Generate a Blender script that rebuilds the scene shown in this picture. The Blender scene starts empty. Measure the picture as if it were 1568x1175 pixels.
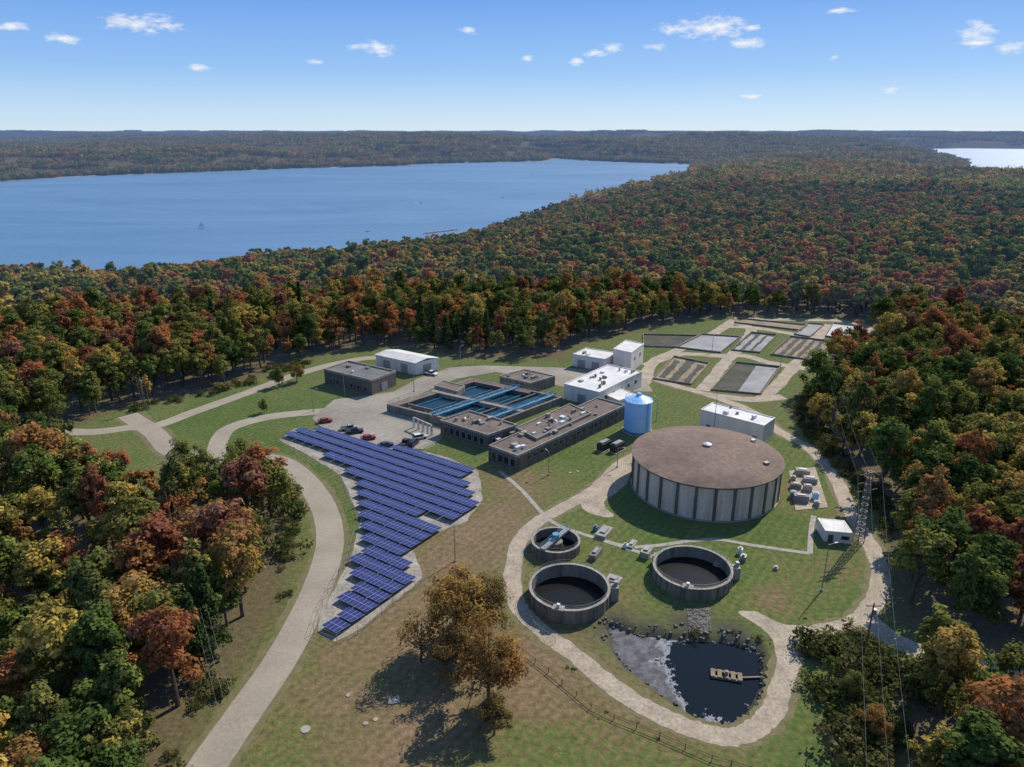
import bpy, math, random
import numpy as np
from mathutils import Vector
random.seed(7)
rad = math.radians
H0 = 90.0; F = 1115.5; PITCH = rad(19.2)
sp, cp = math.sin(PITCH), math.cos(PITCH)

# ---- survey helper: ground position of a sighted point at height z
def P(u, v, z=0.0):
    a = (u-784)/F; b = (v-587.5)/F
    dz = -sp - b*cp; dy = cp - b*sp
    t = (z-H0)/dz
    return (a*t, dy*t)
def DIR(u, v):
    a = (u-784)/F; b = (v-587.5)/F
    d = Vector((a, cp-b*sp, -sp-b*cp)); d.normalize(); return d

scene = bpy.context.scene
COL = scene.collection

# =============================================================== materials
def newmat(name):
    m = bpy.data.materials.new(name); m.use_nodes = True
    nt = m.node_tree
    for n in list(nt.nodes): nt.nodes.remove(n)
    out = nt.nodes.new('ShaderNodeOutputMaterial')
    return m, nt, out
def N(nt, t, **kw):
    n = nt.nodes.new(t)
    for k, v in kw.items(): setattr(n, k, v)
    return n
def math_n(nt, op, a, b=None, c=None, clamp=False):
    n = nt.nodes.new('ShaderNodeMath'); n.operation = op; n.use_clamp = clamp
    for i, s in enumerate((a, b, c)):
        if s is None: continue
        if isinstance(s, (int, float)): n.inputs[i].default_value = s
        else: nt.links.new(s, n.inputs[i])
    return n.outputs[0]
def mixc(nt, fac, a, b, mode='MIX'):
    n = nt.nodes.new('ShaderNodeMix'); n.data_type = 'RGBA'; n.blend_type = mode
    def put(s, val):
        if isinstance(val, (int, float)): s.default_value = val
        elif isinstance(val, tuple): s.default_value = (*val, 1) if len(val) == 3 else val
        else: nt.links.new(val, s)
    put(n.inputs[0], fac); put(n.inputs[6], a); put(n.inputs[7], b)
    return n.outputs[2]
def noise(nt, vec, scale, detail=4, rough=0.55, dist=0.0):
    n = nt.nodes.new('ShaderNodeTexNoise'); n.inputs['Scale'].default_value = scale
    n.inputs['Detail'].default_value = detail; n.inputs['Roughness'].default_value = rough
    n.inputs['Distortion'].default_value = dist
    nt.links.new(vec, n.inputs['Vector']); return n.outputs[0]
def ramp(nt, fac, stops, interp='LINEAR'):
    n = nt.nodes.new('ShaderNodeValToRGB'); cr = n.color_ramp; cr.interpolation = interp
    while len(cr.elements) < len(stops): cr.elements.new(0.5)
    for e, (p, c) in zip(cr.elements, stops):
        e.position = p; e.color = (*c, 1)
    nt.links.new(fac, n.inputs[0]); return n.outputs[0]
def maprange(nt, v, a, b, c, d):
    n = nt.nodes.new('ShaderNodeMapRange'); n.clamp = True
    nt.links.new(v, n.inputs[0])
    for i, x in enumerate((a, b, c, d)): n.inputs[i+1].default_value = x
    return n.outputs[0]
def pos(nt): return nt.nodes.new('ShaderNodeNewGeometry').outputs['Position']
def bump(nt, h, strength, dist):
    n = nt.nodes.new('ShaderNodeBump'); n.inputs['Strength'].default_value = strength
    n.inputs['Distance'].default_value = dist
    nt.links.new(h, n.inputs['Height']); return n.outputs[0]
def painted_haze(nt, shader, D=7800.0, col=(0.115, 0.195, 0.385)):  # aerial haze painted into the shader: bluish glow growing with distance from origin
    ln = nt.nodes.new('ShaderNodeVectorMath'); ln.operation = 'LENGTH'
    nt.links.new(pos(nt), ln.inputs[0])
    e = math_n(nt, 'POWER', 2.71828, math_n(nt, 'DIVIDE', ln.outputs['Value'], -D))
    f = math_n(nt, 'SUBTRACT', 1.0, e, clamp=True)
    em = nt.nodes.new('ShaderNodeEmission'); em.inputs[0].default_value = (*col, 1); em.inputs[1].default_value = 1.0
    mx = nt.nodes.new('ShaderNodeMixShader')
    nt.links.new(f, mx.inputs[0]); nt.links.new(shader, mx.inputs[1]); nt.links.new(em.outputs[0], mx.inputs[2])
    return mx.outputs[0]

def surf(name, c1, c2=None, rough=0.85, scale=0.4, fine=4.0, streak=False, metal=0.0, bumpd=0.0, amt=0.35):
    m, nt, out = newmat(name)
    p = pos(nt)
    if streak:
        mp = N(nt, 'ShaderNodeMapping'); mp.inputs['Scale'].default_value = (1, 1, 0.12)
        nt.links.new(p, mp.inputs[0]); p2 = mp.outputs[0]
    else: p2 = p
    if c2 is None: c2 = tuple(x*0.7 for x in c1)
    n1 = noise(nt, p2, scale, 6, 0.6)
    n2 = noise(nt, p, fine, 3, 0.6)
    f = maprange(nt, n1, 0.35, 0.68, 0, 1)
    col = mixc(nt, f, c1, c2)
    g = maprange(nt, n2, 0.3, 0.7, 1-amt*0.6, 1+amt*0.4)
    gc = N(nt, 'ShaderNodeCombineColor')
    for i in range(3): nt.links.new(g, gc.inputs[i])
    col = mixc(nt, 1.0, col, gc.outputs[0], 'MULTIPLY')
    b = N(nt, 'ShaderNodeBsdfPrincipled')
    nt.links.new(col, b.inputs['Base Color'])
    b.inputs['Roughness'].default_value = rough; b.inputs['Metallic'].default_value = metal
    if rough > 0.8: b.inputs['Specular IOR Level'].default_value = 0.2
    if bumpd > 0: nt.links.new(bump(nt, n2, 0.5, bumpd), b.inputs['Normal'])
    nt.links.new(b.outputs[0], out.inputs[0])
    return m

M = {}
M['conc'] = surf('concrete', (0.42, 0.385, 0.32), (0.28, 0.25, 0.205), streak=True, scale=0.8)
M['concdark'] = surf('weathered_concrete', (0.31, 0.275, 0.225), (0.155, 0.135, 0.11), streak=True, scale=0.8)
M['brown'] = surf('dark_brick', (0.20, 0.165, 0.135), (0.13, 0.107, 0.09), streak=True, scale=1.2)
M['roofbrown'] = surf('gravel_roof', (0.225, 0.18, 0.145), (0.13, 0.105, 0.085), scale=0.2, fine=1.6, rough=0.95, amt=0.5)
M['roofgrey'] = surf('grey_membrane_roof', (0.21, 0.205, 0.195), (0.13, 0.13, 0.125), scale=0.2, rough=0.95)
M['roofwhite'] = surf('white_roof', (0.76, 0.73, 0.68), (0.56, 0.53, 0.49), scale=0.25, rough=0.7, amt=0.25)
M['whitewall'] = surf('white_metal_siding', (0.80, 0.74, 0.66), (0.64, 0.59, 0.52), scale=0.5, rough=0.6, streak=True, amt=0.12)
M['tankwall'] = surf('tank_wall', (0.82, 0.67, 0.51), (0.56, 0.45, 0.34), streak=True, scale=0.9)
M['tankpil'] = surf('tank_pilaster', (0.19, 0.15, 0.12), (0.12, 0.10, 0.08), streak=True, scale=0.9)
M['dome'] = surf('tank_dome', (0.265, 0.19, 0.145), (0.17, 0.122, 0.095), scale=0.1, fine=0.9, amt=0.4, rough=0.95)
M['bluetank'] = surf('light_blue_paint', (0.38, 0.65, 0.95), (0.33, 0.58, 0.88), rough=0.4, scale=0.3, amt=0.1)
M['bluedk'] = surf('blue_paint_dark', (0.08, 0.22, 0.42), rough=0.5, amt=0.1)
M['bluesteel'] = surf('blue_steel', (0.11, 0.32, 0.47), (0.08, 0.22, 0.34), rough=0.6)
M['steel'] = surf('galvanised_steel', (0.35, 0.35, 0.35), rough=0.5, metal=0.4)
M['black'] = surf('black_rubber', (0.02, 0.02, 0.02), rough=0.8)
M['glass'] = surf('window_glass', (0.02, 0.025, 0.03), (0.03, 0.035, 0.04), rough=0.1, amt=0.1)
M['door'] = surf('door_paint', (0.10, 0.09, 0.08), rough=0.6)
M['doorgrey'] = surf('grey_roller_door', (0.35, 0.35, 0.34), rough=0.6)
M['wood'] = surf('weathered_wood', (0.19, 0.14, 0.10), rough=0.9)
M['rock'] = surf('riprap_rock', (0.21, 0.195, 0.17), (0.08, 0.075, 0.065), rough=0.95, scale=0.8)
M['bark'] = surf('bark', (0.15, 0.12, 0.09), (0.09, 0.075, 0.055), rough=0.95)
M['asphalt'] = surf('pale_road', (0.38, 0.325, 0.25), (0.30, 0.255, 0.195), scale=0.12, fine=1.5, amt=0.25)
M['lot'] = surf('parking_pavement', (0.35, 0.31, 0.25), (0.24, 0.21, 0.17), scale=0.06, fine=0.8, amt=0.3)
M['gravelroad'] = surf('gravel_road', (0.47, 0.39, 0.29), (0.31, 0.25, 0.18), scale=0.25, fine=1.6, amt=0.5)
M['gravel'] = surf('gravel', (0.42, 0.375, 0.315), (0.25, 0.22, 0.18), scale=0.3, fine=1.6, amt=0.6)
M['shoulder'] = surf('dirt_shoulder', (0.20, 0.165, 0.085), (0.13, 0.125, 0.05), scale=0.5, fine=3)
M['white'] = surf('white_paint', (0.78, 0.78, 0.76), rough=0.5, amt=0.1)
M['red'] = surf('red_car_paint', (0.35, 0.03, 0.03), rough=0.3, amt=0.05)
M['carblack'] = surf('dark_car_paint', (0.025, 0.028, 0.035), rough=0.25, amt=0.05)
M['silver'] = surf('silver_car_paint', (0.5, 0.5, 0.5), rough=0.3, metal=0.3, amt=0.05)
M['carblue'] = surf('navy_car_paint', (0.05, 0.07, 0.13), rough=0.3, amt=0.05)
M['bedgrey'] = surf('sludge_bed_grey', (0.40, 0.39, 0.375), (0.25, 0.25, 0.245), scale=0.1, amt=0.5)
M['beddark'] = surf('sludge_bed_dark', (0.10, 0.092, 0.072), (0.05, 0.055, 0.035), scale=0.15, amt=0.6)
M['bedtan'] = surf('sludge_bed_tan', (0.36, 0.28, 0.19), (0.19, 0.145, 0.10), scale=0.2, amt=0.5)
M['bedwhite'] = surf('bed_white', (0.62, 0.61, 0.59), (0.46, 0.46, 0.45), scale=0.12, amt=0.4)
M['tarp'] = surf('blue_tarp', (0.12, 0.30, 0.62), rough=0.5)

def watermat(name, col, rough, scale, dist, strength=0.6, scum=None):
    m, nt, out = newmat(name); p = pos(nt)
    b = N(nt, 'ShaderNodeBsdfPrincipled')
    b.inputs['Base Color'].default_value = (*col, 1); b.inputs['Roughness'].default_value = rough
    b.inputs['IOR'].default_value = 1.33
    n1 = noise(nt, p, scale, 5, 0.6)
    nt.links.new(bump(nt, n1, strength, dist), b.inputs['Normal'])
    if scum:
        cxy = P(1108, 1030, -0.9)
        sv = N(nt, 'ShaderNodeVectorMath'); sv.operation = 'SUBTRACT'; nt.links.new(p, sv.inputs[0]); sv.inputs[1].default_value = (*cxy, -0.9)
        sm = N(nt, 'ShaderNodeVectorMath'); sm.operation = 'MULTIPLY'; nt.links.new(sv.outputs[0], sm.inputs[0]); sm.inputs[1].default_value = (1/12.5, 1/16, 0)
        sl_ = N(nt, 'ShaderNodeVectorMath'); sl_.operation = 'LENGTH'; nt.links.new(sm.outputs[0], sl_.inputs[0])
        s = noise(nt, p, 0.16, 8, 0.72, 0.15)
        s2 = noise(nt, p, 0.7, 5, 0.7)
        tot = math_n(nt, 'ADD', math_n(nt, 'MULTIPLY', sl_.outputs['Value'], 0.42), s)
        sf = maprange(nt, tot, 0.82, 0.84, 0, 1)
        cc = mixc(nt, maprange(nt, s2, 0.4, 0.6, 0, 1), scum, tuple(x*0.45 for x in scum))
        edge = maprange(nt, tot, 0.82, 0.90, 1, 0)
        cc = mixc(nt, math_n(nt, 'MULTIPLY', edge, 0.75), cc, (0.46, 0.48, 0.53))
        c = mixc(nt, sf, col, cc); nt.links.new(c, b.inputs['Base Color'])
        nt.links.new(maprange(nt, tot, 0.82, 0.84, rough, 0.75), b.inputs['Roughness'])
    nt.links.new(b.outputs[0], out.inputs[0]); return m
M['basin'] = watermat('basin_water', (0.012, 0.040, 0.060), 0.08, 1.2, 0.02)
M['tankwater'] = watermat('tank_dark_water', (0.012, 0.013, 0.011), 0.3, 1.0, 0.02)
M['pond'] = watermat('pond_water', (0.010, 0.014, 0.018), 0.08, 0.8, 0.01, scum=(0.15, 0.15, 0.155))
# lake
m, nt, out = newmat('lake_water'); p = pos(nt)
b = N(nt, 'ShaderNodeBsdfPrincipled')
mp = N(nt, 'ShaderNodeMapping'); mp.inputs['Rotation'].default_value = (0, 0, 0.5); mp.inputs['Scale'].default_value = (0.5, 1.6, 1); nt.links.new(p, mp.inputs[0])
wn = noise(nt, mp.outputs[0], 0.003, 7, 0.68, 1.0)
c = mixc(nt, maprange(nt, wn, 0.35, 0.65, 0, 1), (0.100, 0.205, 0.335), (0.145, 0.265, 0.405))
nt.links.new(c, b.inputs['Base Color']); b.inputs['Roughness'].default_value = 0.48
b.inputs['IOR'].default_value = 1.33; b.inputs['Specular IOR Level'].default_value = 0.6
w2 = noise(nt, p, 0.12, 4, 0.6)
nt.links.new(bump(nt, w2, 0.7, 0.8), b.inputs['Normal'])
nt.links.new(b.outputs[0], out.inputs[0]); M['lake'] = m

# solar
m, nt, out = newmat('solar_modules')
uvn = N(nt, 'ShaderNodeUVMap')
br = N(nt, 'ShaderNodeTexBrick'); br.offset = 0.0
br.inputs['Color1'].default_value = (0.030, 0.038, 0.135, 1); br.inputs['Color2'].default_value = (0.046, 0.054, 0.17, 1)
br.inputs['Mortar'].default_value = (0.36, 0.39, 0.50, 1); br.inputs['Scale'].default_value = 1.0
br.inputs['Mortar Size'].default_value = 0.03; br.inputs['Brick Width'].default_value = 1.03; br.inputs['Row Height'].default_value = 1.77
nt.links.new(uvn.outputs[0], br.inputs['Vector'])
b = N(nt, 'ShaderNodeBsdfPrincipled'); nt.links.new(br.outputs[0], b.inputs['Base Color'])
b.inputs['Roughness'].default_value = 0.3; b.inputs['Specular IOR Level'].default_value = 0.25
nt.links.new(b.outputs[0], out.inputs[0]); M['solar'] = m

# foliage
def leafmat(name, far=False, stops=None, dark=1.0):
    m, nt, out = newmat(name); p = pos(nt)
    oi = N(nt, 'ShaderNodeObjectInfo')
    at = N(nt, 'ShaderNodeAttribute'); at.attribute_name = 'crown'
    tt = N(nt, 'ShaderNodeAttribute'); tt.attribute_name = 'tint'
    r = math_n(nt, 'FRACT', math_n(nt, 'ADD', oi.outputs['Random'], at.outputs['Fac']))
    n1 = noise(nt, p, 0.008, 2, 0.6)
    n1 = maprange(nt, n1, 0.34, 0.66, 0, 1)
    v = math_n(nt, 'ADD', math_n(nt, 'MULTIPLY', r, 0.70), math_n(nt, 'MULTIPLY', n1, 0.30))
    v = math_n(nt, 'ADD', v, math_n(nt, 'MULTIPLY', math_n(nt, 'SUBTRACT', tt.outputs['Fac'], 0.5), 0.10), clamp=True)
    stops = stops or [(0.0, (0.050, 0.082, 0.026)), (0.16, (0.085, 0.130, 0.034)), (0.32, (0.145, 0.185, 0.045)),
             (0.43, (0.25, 0.235, 0.060)), (0.52, (0.115, 0.140, 0.045)), (0.61, (0.46, 0.34, 0.085)),
             (0.70, (0.34, 0.20, 0.070)), (0.79, (0.42, 0.165, 0.065)), (0.88, (0.24, 0.095, 0.065)), (1.0, (0.36, 0.26, 0.14))]
    c = ramp(nt, v, stops)
    g = maprange(nt, tt.outputs['Fac'], 0, 1, 0.58*dark, 1.45*dark)
    gc = N(nt, 'ShaderNodeCombineColor')
    for i in range(3): nt.links.new(g, gc.inputs[i])
    c = mixc(nt, 1.0, c, gc.outputs[0], 'MULTIPLY')
    d = N(nt, 'ShaderNodeBsdfDiffuse'); t = N(nt, 'ShaderNodeBsdfTranslucent')
    nt.links.new(c, d.inputs[0]); nt.links.new(c, t.inputs[0])
    mx = N(nt, 'ShaderNodeMixShader'); mx.inputs[0].default_value = 0.40
    nt.links.new(d.outputs[0], mx.inputs[1]); nt.links.new(t.outputs[0], mx.inputs[2])
    o = mx.outputs[0]
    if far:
        o = painted_haze(nt, o)  # distant crowns get the bluish air glow mixed into their colour
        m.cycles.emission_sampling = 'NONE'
    nt.links.new(o, out.inputs[0]); return m
M['leaf'] = leafmat('autumn_foliage')
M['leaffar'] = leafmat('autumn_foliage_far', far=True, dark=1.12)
M['conif'] = leafmat('conifer_foliage', stops=[(0, (0.040, 0.068, 0.026)), (1, (0.07, 0.10, 0.035))])
M['leafrust'] = leafmat('rust_foliage', stops=[(0, (0.30, 0.17, 0.06)), (0.35, (0.19, 0.15, 0.055)), (0.65, (0.33, 0.18, 0.06)), (1, (0.38, 0.26, 0.07))])
M['leafolive'] = leafmat('olive_foliage', stops=[(0, (0.11, 0.145, 0.045)), (1, (0.21, 0.215, 0.06))])
M['brush'] = leafmat('brush_foliage', stops=[(0, (0.07, 0.095, 0.03)), (0.6, (0.13, 0.14, 0.045)), (1, (0.28, 0.22, 0.10))])

# =============================================================== mesh builder
class MB:
    def __init__(s): s.v = []; s.f = []; s.m = []; s.mats = []
    def mi(s, k):
        if k not in s.mats: s.mats.append(k)
        return s.mats.index(k)
    def add(s, vs, fs, k):
        o = len(s.v); s.v += [tuple(x) for x in vs]; i = s.mi(k)
        for f in fs: s.f.append(tuple(o+j for j in f)); s.m.append(i)
    def prism(s, poly, z0, z1, k, ktop=None, bottom=False):
        n = len(poly)
        area = sum(poly[i][0]*poly[(i+1) % n][1]-poly[(i+1) % n][0]*poly[i][1] for i in range(n))
        if area < 0: poly = poly[::-1]
        vs = [(x, y, z0) for x, y in poly]+[(x, y, z1) for x, y in poly]
        s.add(vs, [(i, (i+1) % n, n+(i+1) % n, n+i) for i in range(n)], k)
        s.add([(x, y, z1) for x, y in poly], [tuple(range(n))], ktop or k)
    def sheet(s, poly, z, k):
        n = len(poly)
        area = sum(poly[i][0]*poly[(i+1) % n][1]-poly[(i+1) % n][0]*poly[i][1] for i in range(n))
        if area < 0: poly = poly[::-1]
        s.add([(x, y, z) for x, y in poly], [tuple(range(n))], k)
    def obox(s, c, ang, L, W, z0, z1, k, top=None):
        ca, sa = math.cos(ang), math.sin(ang)
        pl = [(c[0]+ca*a-sa*b, c[1]+sa*a+ca*b) for a, b in ((-L/2, -W/2), (L/2, -W/2), (L/2, W/2), (-L/2, W/2))]
        s.prism(pl, z0, z1, k, top)
    def beam(s, p, q, w, h, k):
        p = Vector(p); q = Vector(q); d = (q-p)
        if d.length < 1e-6: return
        d.normalize(); up = Vector((0, 0, 1)) if abs(d.z) < 0.95 else Vector((0, 1, 0))
        r = d.cross(up).normalized(); u = r.cross(d).normalized()
        vs = []
        for c in (p, q):
            for a, b in ((-1, -1), (1, -1), (1, 1), (-1, 1)): vs.append(c+r*a*w/2+u*b*h/2)
        s.add(vs, [(0, 1, 5, 4), (1, 2, 6, 5), (2, 3, 7, 6), (3, 0, 4, 7), (3, 2, 1, 0), (4, 5, 6, 7)], k)
    def tube(s, pts, rs, n, k):
        rings = []
        for i, p in enumerate(pts):
            p = Vector(p); a = Vector(pts[max(i-1, 0)]); b = Vector(pts[min(i+1, len(pts)-1)])
            d = (b-a).normalized(); up = Vector((0, 0, 1)) if abs(d.z) < 0.9 else Vector((1, 0, 0))
            r = d.cross(up).normalized(); u = r.cross(d).normalized()
            rings.append([p+(r*math.cos(t)+u*math.sin(t))*rs[i] for t in [2*math.pi*j/n for j in range(n)]])
        vs = [x for r in rings for x in r]; fs = []
        for i in range(len(pts)-1):
            for j in range(n): fs.append((i*n+j, i*n+(j+1) % n, (i+1)*n+(j+1) % n, (i+1)*n+j))
        fs.append(tuple(reversed(range(n)))); fs.append(tuple(range((len(pts)-1)*n, len(pts)*n)))
        s.add(vs, fs, k)
    def cyl(s, c, r, z0, z1, n, k, r2=None, top=None):
        r2 = r if r2 is None else r2
        vs = [(c[0]+r*math.cos(2*math.pi*j/n), c[1]+r*math.sin(2*math.pi*j/n), z0) for j in range(n)]
        vs += [(c[0]+r2*math.cos(2*math.pi*j/n), c[1]+r2*math.sin(2*math.pi*j/n), z1) for j in range(n)]
        s.add(vs, [(j, (j+1) % n, n+(j+1) % n, n+j) for j in range(n)], k)
        s.add(vs[n:], [tuple(range(n))], top or k)
    def ring(s, c, ro, ri, z0, z1, n, k, kin=None):
        def circ(r, z): return [(c[0]+r*math.cos(2*math.pi*j/n), c[1]+r*math.sin(2*math.pi*j/n), z) for j in range(n)]
        q = [(j, (j+1) % n, n+(j+1) % n, n+j) for j in range(n)]
        s.add(circ(ro, z0)+circ(ro, z1), q, k)
        s.add(circ(ri, z1)+circ(ri, z0), q, kin or k)
        s.add(circ(ro, z1)+circ(ri, z1), q, k)
    def frame(s, outer, inner, z0, z1, k):
        n = len(outer); q = [(j, (j+1) % n, n+(j+1) % n, n+j) for j in range(n)]
        s.add([(x, y, z0) for x, y in outer]+[(x, y, z1) for x, y in outer], q, k)
        s.add([(x, y, z1) for x, y in inner]+[(x, y, z0) for x, y in inner], q, k)
        s.add([(x, y, z1) for x, y in outer]+[(x, y, z1) for x, y in inner], q, k)
    def obj(s, name, parent=None, loc=None, rot=0.0, smooth=False):
        me = bpy.data.meshes.new(name); me.from_pydata(s.v, [], s.f)
        for k in s.mats: me.materials.append(M[k])
        me.polygons.foreach_set('material_index', s.m)
        if smooth: me.polygons.foreach_set('use_smooth', [True]*len(me.polygons))
        me.update()
        o = bpy.data.objects.new(name, me); COL.objects.link(o)
        if parent is not None:
            o.parent = parent; o.location = -parent.location
        elif loc is not None:
            o.location = loc; o.rotation_euler = (0, 0, rot)
        return o
def empty(name, x, y, z=0):
    e = bpy.data.objects.new(name, None); e.location = (x, y, z); e.empty_display_size = 1; COL.objects.link(e); return e

def catmull(pts, n=8, closed=False):
    pts = [Vector((p[0], p[1])) for p in pts]; out = []; L = len(pts)
    rng = range(L) if closed else range(L-1)
    for i in rng:
        g = (lambda k: pts[k % L]) if closed else (lambda k: pts[min(max(k, 0), L-1)])
        p0, p1, p2, p3 = g(i-1), g(i), g(i+1), g(i+2)
        for j in range(n):
            t = j/n
            out.append(0.5*((2*p1)+(p2-p0)*t+(2*p0-5*p1+4*p2-p3)*t*t+(3*p1-p0-3*p2+p3)*t**3))
    if not closed: out.append(pts[-1])
    return out
def ribbon(name, px, width, z, k, jit=0.0, sub=8):
    pts = catmull([P(*q) for q in px], sub); mb = MB(); vs = []; n = len(pts)
    for i, p in enumerate(pts):
        d = (pts[min(i+1, n-1)]-pts[max(i-1, 0)]).normalized(); nr = Vector((-d.y, d.x))
        a = p+nr*(width/2+random.uniform(-jit, jit)); b = p-nr*(width/2+random.uniform(-jit, jit))
        vs += [(b.x, b.y, z), (a.x, a.y, z)]
    mb.add(vs, [(2*i, 2*i+2, 2*i+3, 2*i+1) for i in range(n-1)], k)
    return mb.obj(name)
def patch(name, px, z, k, smooth=True, jit=0.0, sub=5):
    pts = [P(*q) for q in px]
    if smooth: pts = [tuple(p) for p in catmull(pts, sub, True)]
    elif jit:
        o_ = []
        for i in range(len(pts)):
            a, b = Vector(pts[i]), Vector(pts[(i+1) % len(pts)]); m_ = max(1, int((b-a).length/2.0))
            o_ += [tuple(a.lerp(b, j/m_)) for j in range(m_)]
        pts = o_
    if jit: pts = [(x+random.uniform(-jit, jit), y+random.uniform(-jit, jit)) for x, y in pts]
    mb = MB(); mb.sheet(pts, z, k); return mb.obj(name)

# =============================================================== terrain
def inside(px, py, poly):
    r = np.zeros(px.shape, bool); n = len(poly)
    for i in range(n):
        x1, y1 = poly[i]; x2, y2 = poly[(i+1) % n]
        if y1 == y2: continue
        c = ((y1 > py) != (y2 > py)) & (px < (x2-x1)*(py-y1)/(y2-y1)+x1)
        r ^= c
    return r
def sdist(px, py, poly):
    d = np.full(px.shape, 1e12); n = len(poly)
    for i in range(n):
        x1, y1 = poly[i]; x2, y2 = poly[(i+1) % n]
        ex, ey = x2-x1, y2-y1; L = ex*ex+ey*ey+1e-9
        t = np.clip(((px-x1)*ex+(py-y1)*ey)/L, 0, 1)
        d = np.minimum(d, (px-x1-t*ex)**2+(py-y1-t*ey)**2)
    d = np.sqrt(d); return np.where(inside(px, py, poly), -d, d)
def vnoise(x, y, seed=0.0):
    xi = np.floor(x); yi = np.floor(y); fx = x-xi; fy = y-yi
    fx = fx*fx*(3-2*fx); fy = fy*fy*(3-2*fy)
    def h(a, b):
        q = np.sin(a*127.1+b*311.7+seed*17.3)*43758.5453; return q-np.floor(q)
    return (h(xi, yi)*(1-fx)+h(xi+1, yi)*fx)*(1-fy)+(h(xi, yi+1)*(1-fx)+h(xi+1, yi+1)*fx)*fy
def fbm(x, y, o=4, seed=0.0):
    s = 0; a = 0.5; t = 0
    for i in range(o):
        s = s+a*vnoise(x*2**i, y*2**i, seed+i); t += a; a *= 0.5
    return s/t
def ss(x, a, b):
    t = np.clip((x-a)/(b-a), 0, 1); return t*t*(3-2*t)

CLEAR = [P(*q) for q in [(180,1400),(262,1200),(326,1090),(382,1010),(430,930),(450,860),(451,805),(428,758),(345,748),(270,758),
 (215,768),(150,745),(105,705),(60,690),(20,678),(120,652),(190,626),(300,606),(395,578),(420,562),(480,549),(530,538),(600,530),(700,545),(860,552),
 (880,530),(985,505),(1120,484),(1250,484),(1325,490),(1340,520),(1325,552),(1268,566),(1242,585),(1215,625),(1225,650),(1270,700),
 (1320,745),(1350,810),(1372,870),(1365,935),(1400,975),(1480,998),(1600,1016),(1700,1030),(1700,1078),(1600,1062),(1480,1045),
 (1400,1028),(1350,1008),(1358,1080),(1375,1200),(1400,1400)]]
LAKE1 = [P(u, v, -18) for u, v in [(-700,400),(-300,396),(0,392),(100,390),(220,400),(300,390),(440,366),(500,370),(600,358),(690,351),
  (760,330),(830,308),(930,284),(1050,262)]] + [P(u, v, -40) for u, v in [(1058,252),(900,246.5),(850,243),(838,247),(640,251.5),(632,254),
  (500,257),(250,266),(110,271),(0,279),(-300,292),(-700,310)]]
LAKE2 = [P(u, v, -40) for u, v in [(1335,243),(1392,240.5),(1410,242.5),(1455,243.5),(1478,249),(1484,256)]]+[P(u, v, -14) for u, v in [(1474,266),(1500,271),(1568,275),(1750,286)]]+[P(u, v, -40) for u, v in [(1850,231),
  (1568,228.5),(1470,227.5),(1380,229),(1415,236)]]
POND = [P(u, v, -0.9) for u, v in [(935,962),(975,975),(1050,985),(1100,985),(1160,998),(1162,1050),(1140,1092),(1108,1112),(1060,1094),(1008,1058),(965,1026),(942,996)]]
RAV = P(110, 960)
def height(x, y):
    dc = sdist(x, y, CLEAR); dl = np.minimum(sdist(x, y, LAKE1), sdist(x, y, LAKE2))
    r = np.hypot(x, y)
    n = fbm(x/420+3.1, y/420+7.7, 4, 1.0)-0.5
    nb = fbm(x/1500+1.3, y/1500+4.2, 4, 9.0)-0.5
    w = ss(dc, 10, 260)
    far = ss(r, 1200, 4000)
    E = w*(n*52-2)+far*(nb*150+8)
    g = np.exp(-((x-RAV[0])**2+(y-RAV[1])**2)/(2*38**2))
    E = E-9*g*ss(dc, 8, 45)
    z = -41+(E+41)*ss(dl, -2, 270)
    z = np.where(dl > 0, np.maximum(z, -39.6+0*z), -46.0+np.clip(-dl, 0, 1)*0)
    z = np.where(dl > 0, z, np.maximum(-46, -39.6+dl*0.3))
    dp = sdist(x, y, POND)
    z = z-2.2*ss(-dp, -1.8, 1.6)
    return z, dc, dl
ang = np.concatenate([np.arange(-60, 60.01, 0.36), np.arange(64, 300, 4.0)])
ang = np.radians(ang)
rr = np.concatenate([[0.5, 10, 20, 30, 40, 50], np.arange(56, 420, 1.5), np.geomspace(421, 32000, 300)])
A, R = np.meshgrid(ang, rr); gx = np.sin(A)*R; gy = np.cos(A)*R
gz, gdc, gdl = height(gx.ravel(), gy.ravel())
na, nr = len(ang), len(rr)
verts = np.stack([gx.ravel(), gy.ravel(), gz], 1)
ii, jj = np.meshgrid(np.arange(nr-1), np.arange(na), indexing='ij'); j2 = (jj+1) % na
faces = np.stack([ii*na+jj, (ii+1)*na+jj, (ii+1)*na+j2, ii*na+j2], -1).reshape(-1, 4)[:, ::-1]
def mesh_np(name, v, f):
    me = bpy.data.meshes.new(name); me.vertices.add(len(v)); me.vertices.foreach_set('co', v.astype(np.float32).ravel())
    k = f.shape[1]; me.loops.add(len(f)*k); me.loops.foreach_set('vertex_index', f.astype(np.int32).ravel())
    me.polygons.add(len(f)); me.polygons.foreach_set('loop_start', np.arange(0, len(f)*k, k, dtype=np.int32))
    me.polygons.foreach_set('loop_total', np.full(len(f), k, dtype=np.int32))
    me.update(calc_edges=True); return me
me = mesh_np('ground', verts, faces)
me.polygons.foreach_set('use_smooth', [True]*len(me.polygons))
at = me.attributes.new('forest', 'FLOAT', 'POINT'); at.data.foreach_set('value', ss(gdc, -4, 4).astype(np.float32))
br_ = np.zeros(len(verts)); X, Y = verts[:, 0], verts[:, 1]
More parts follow.
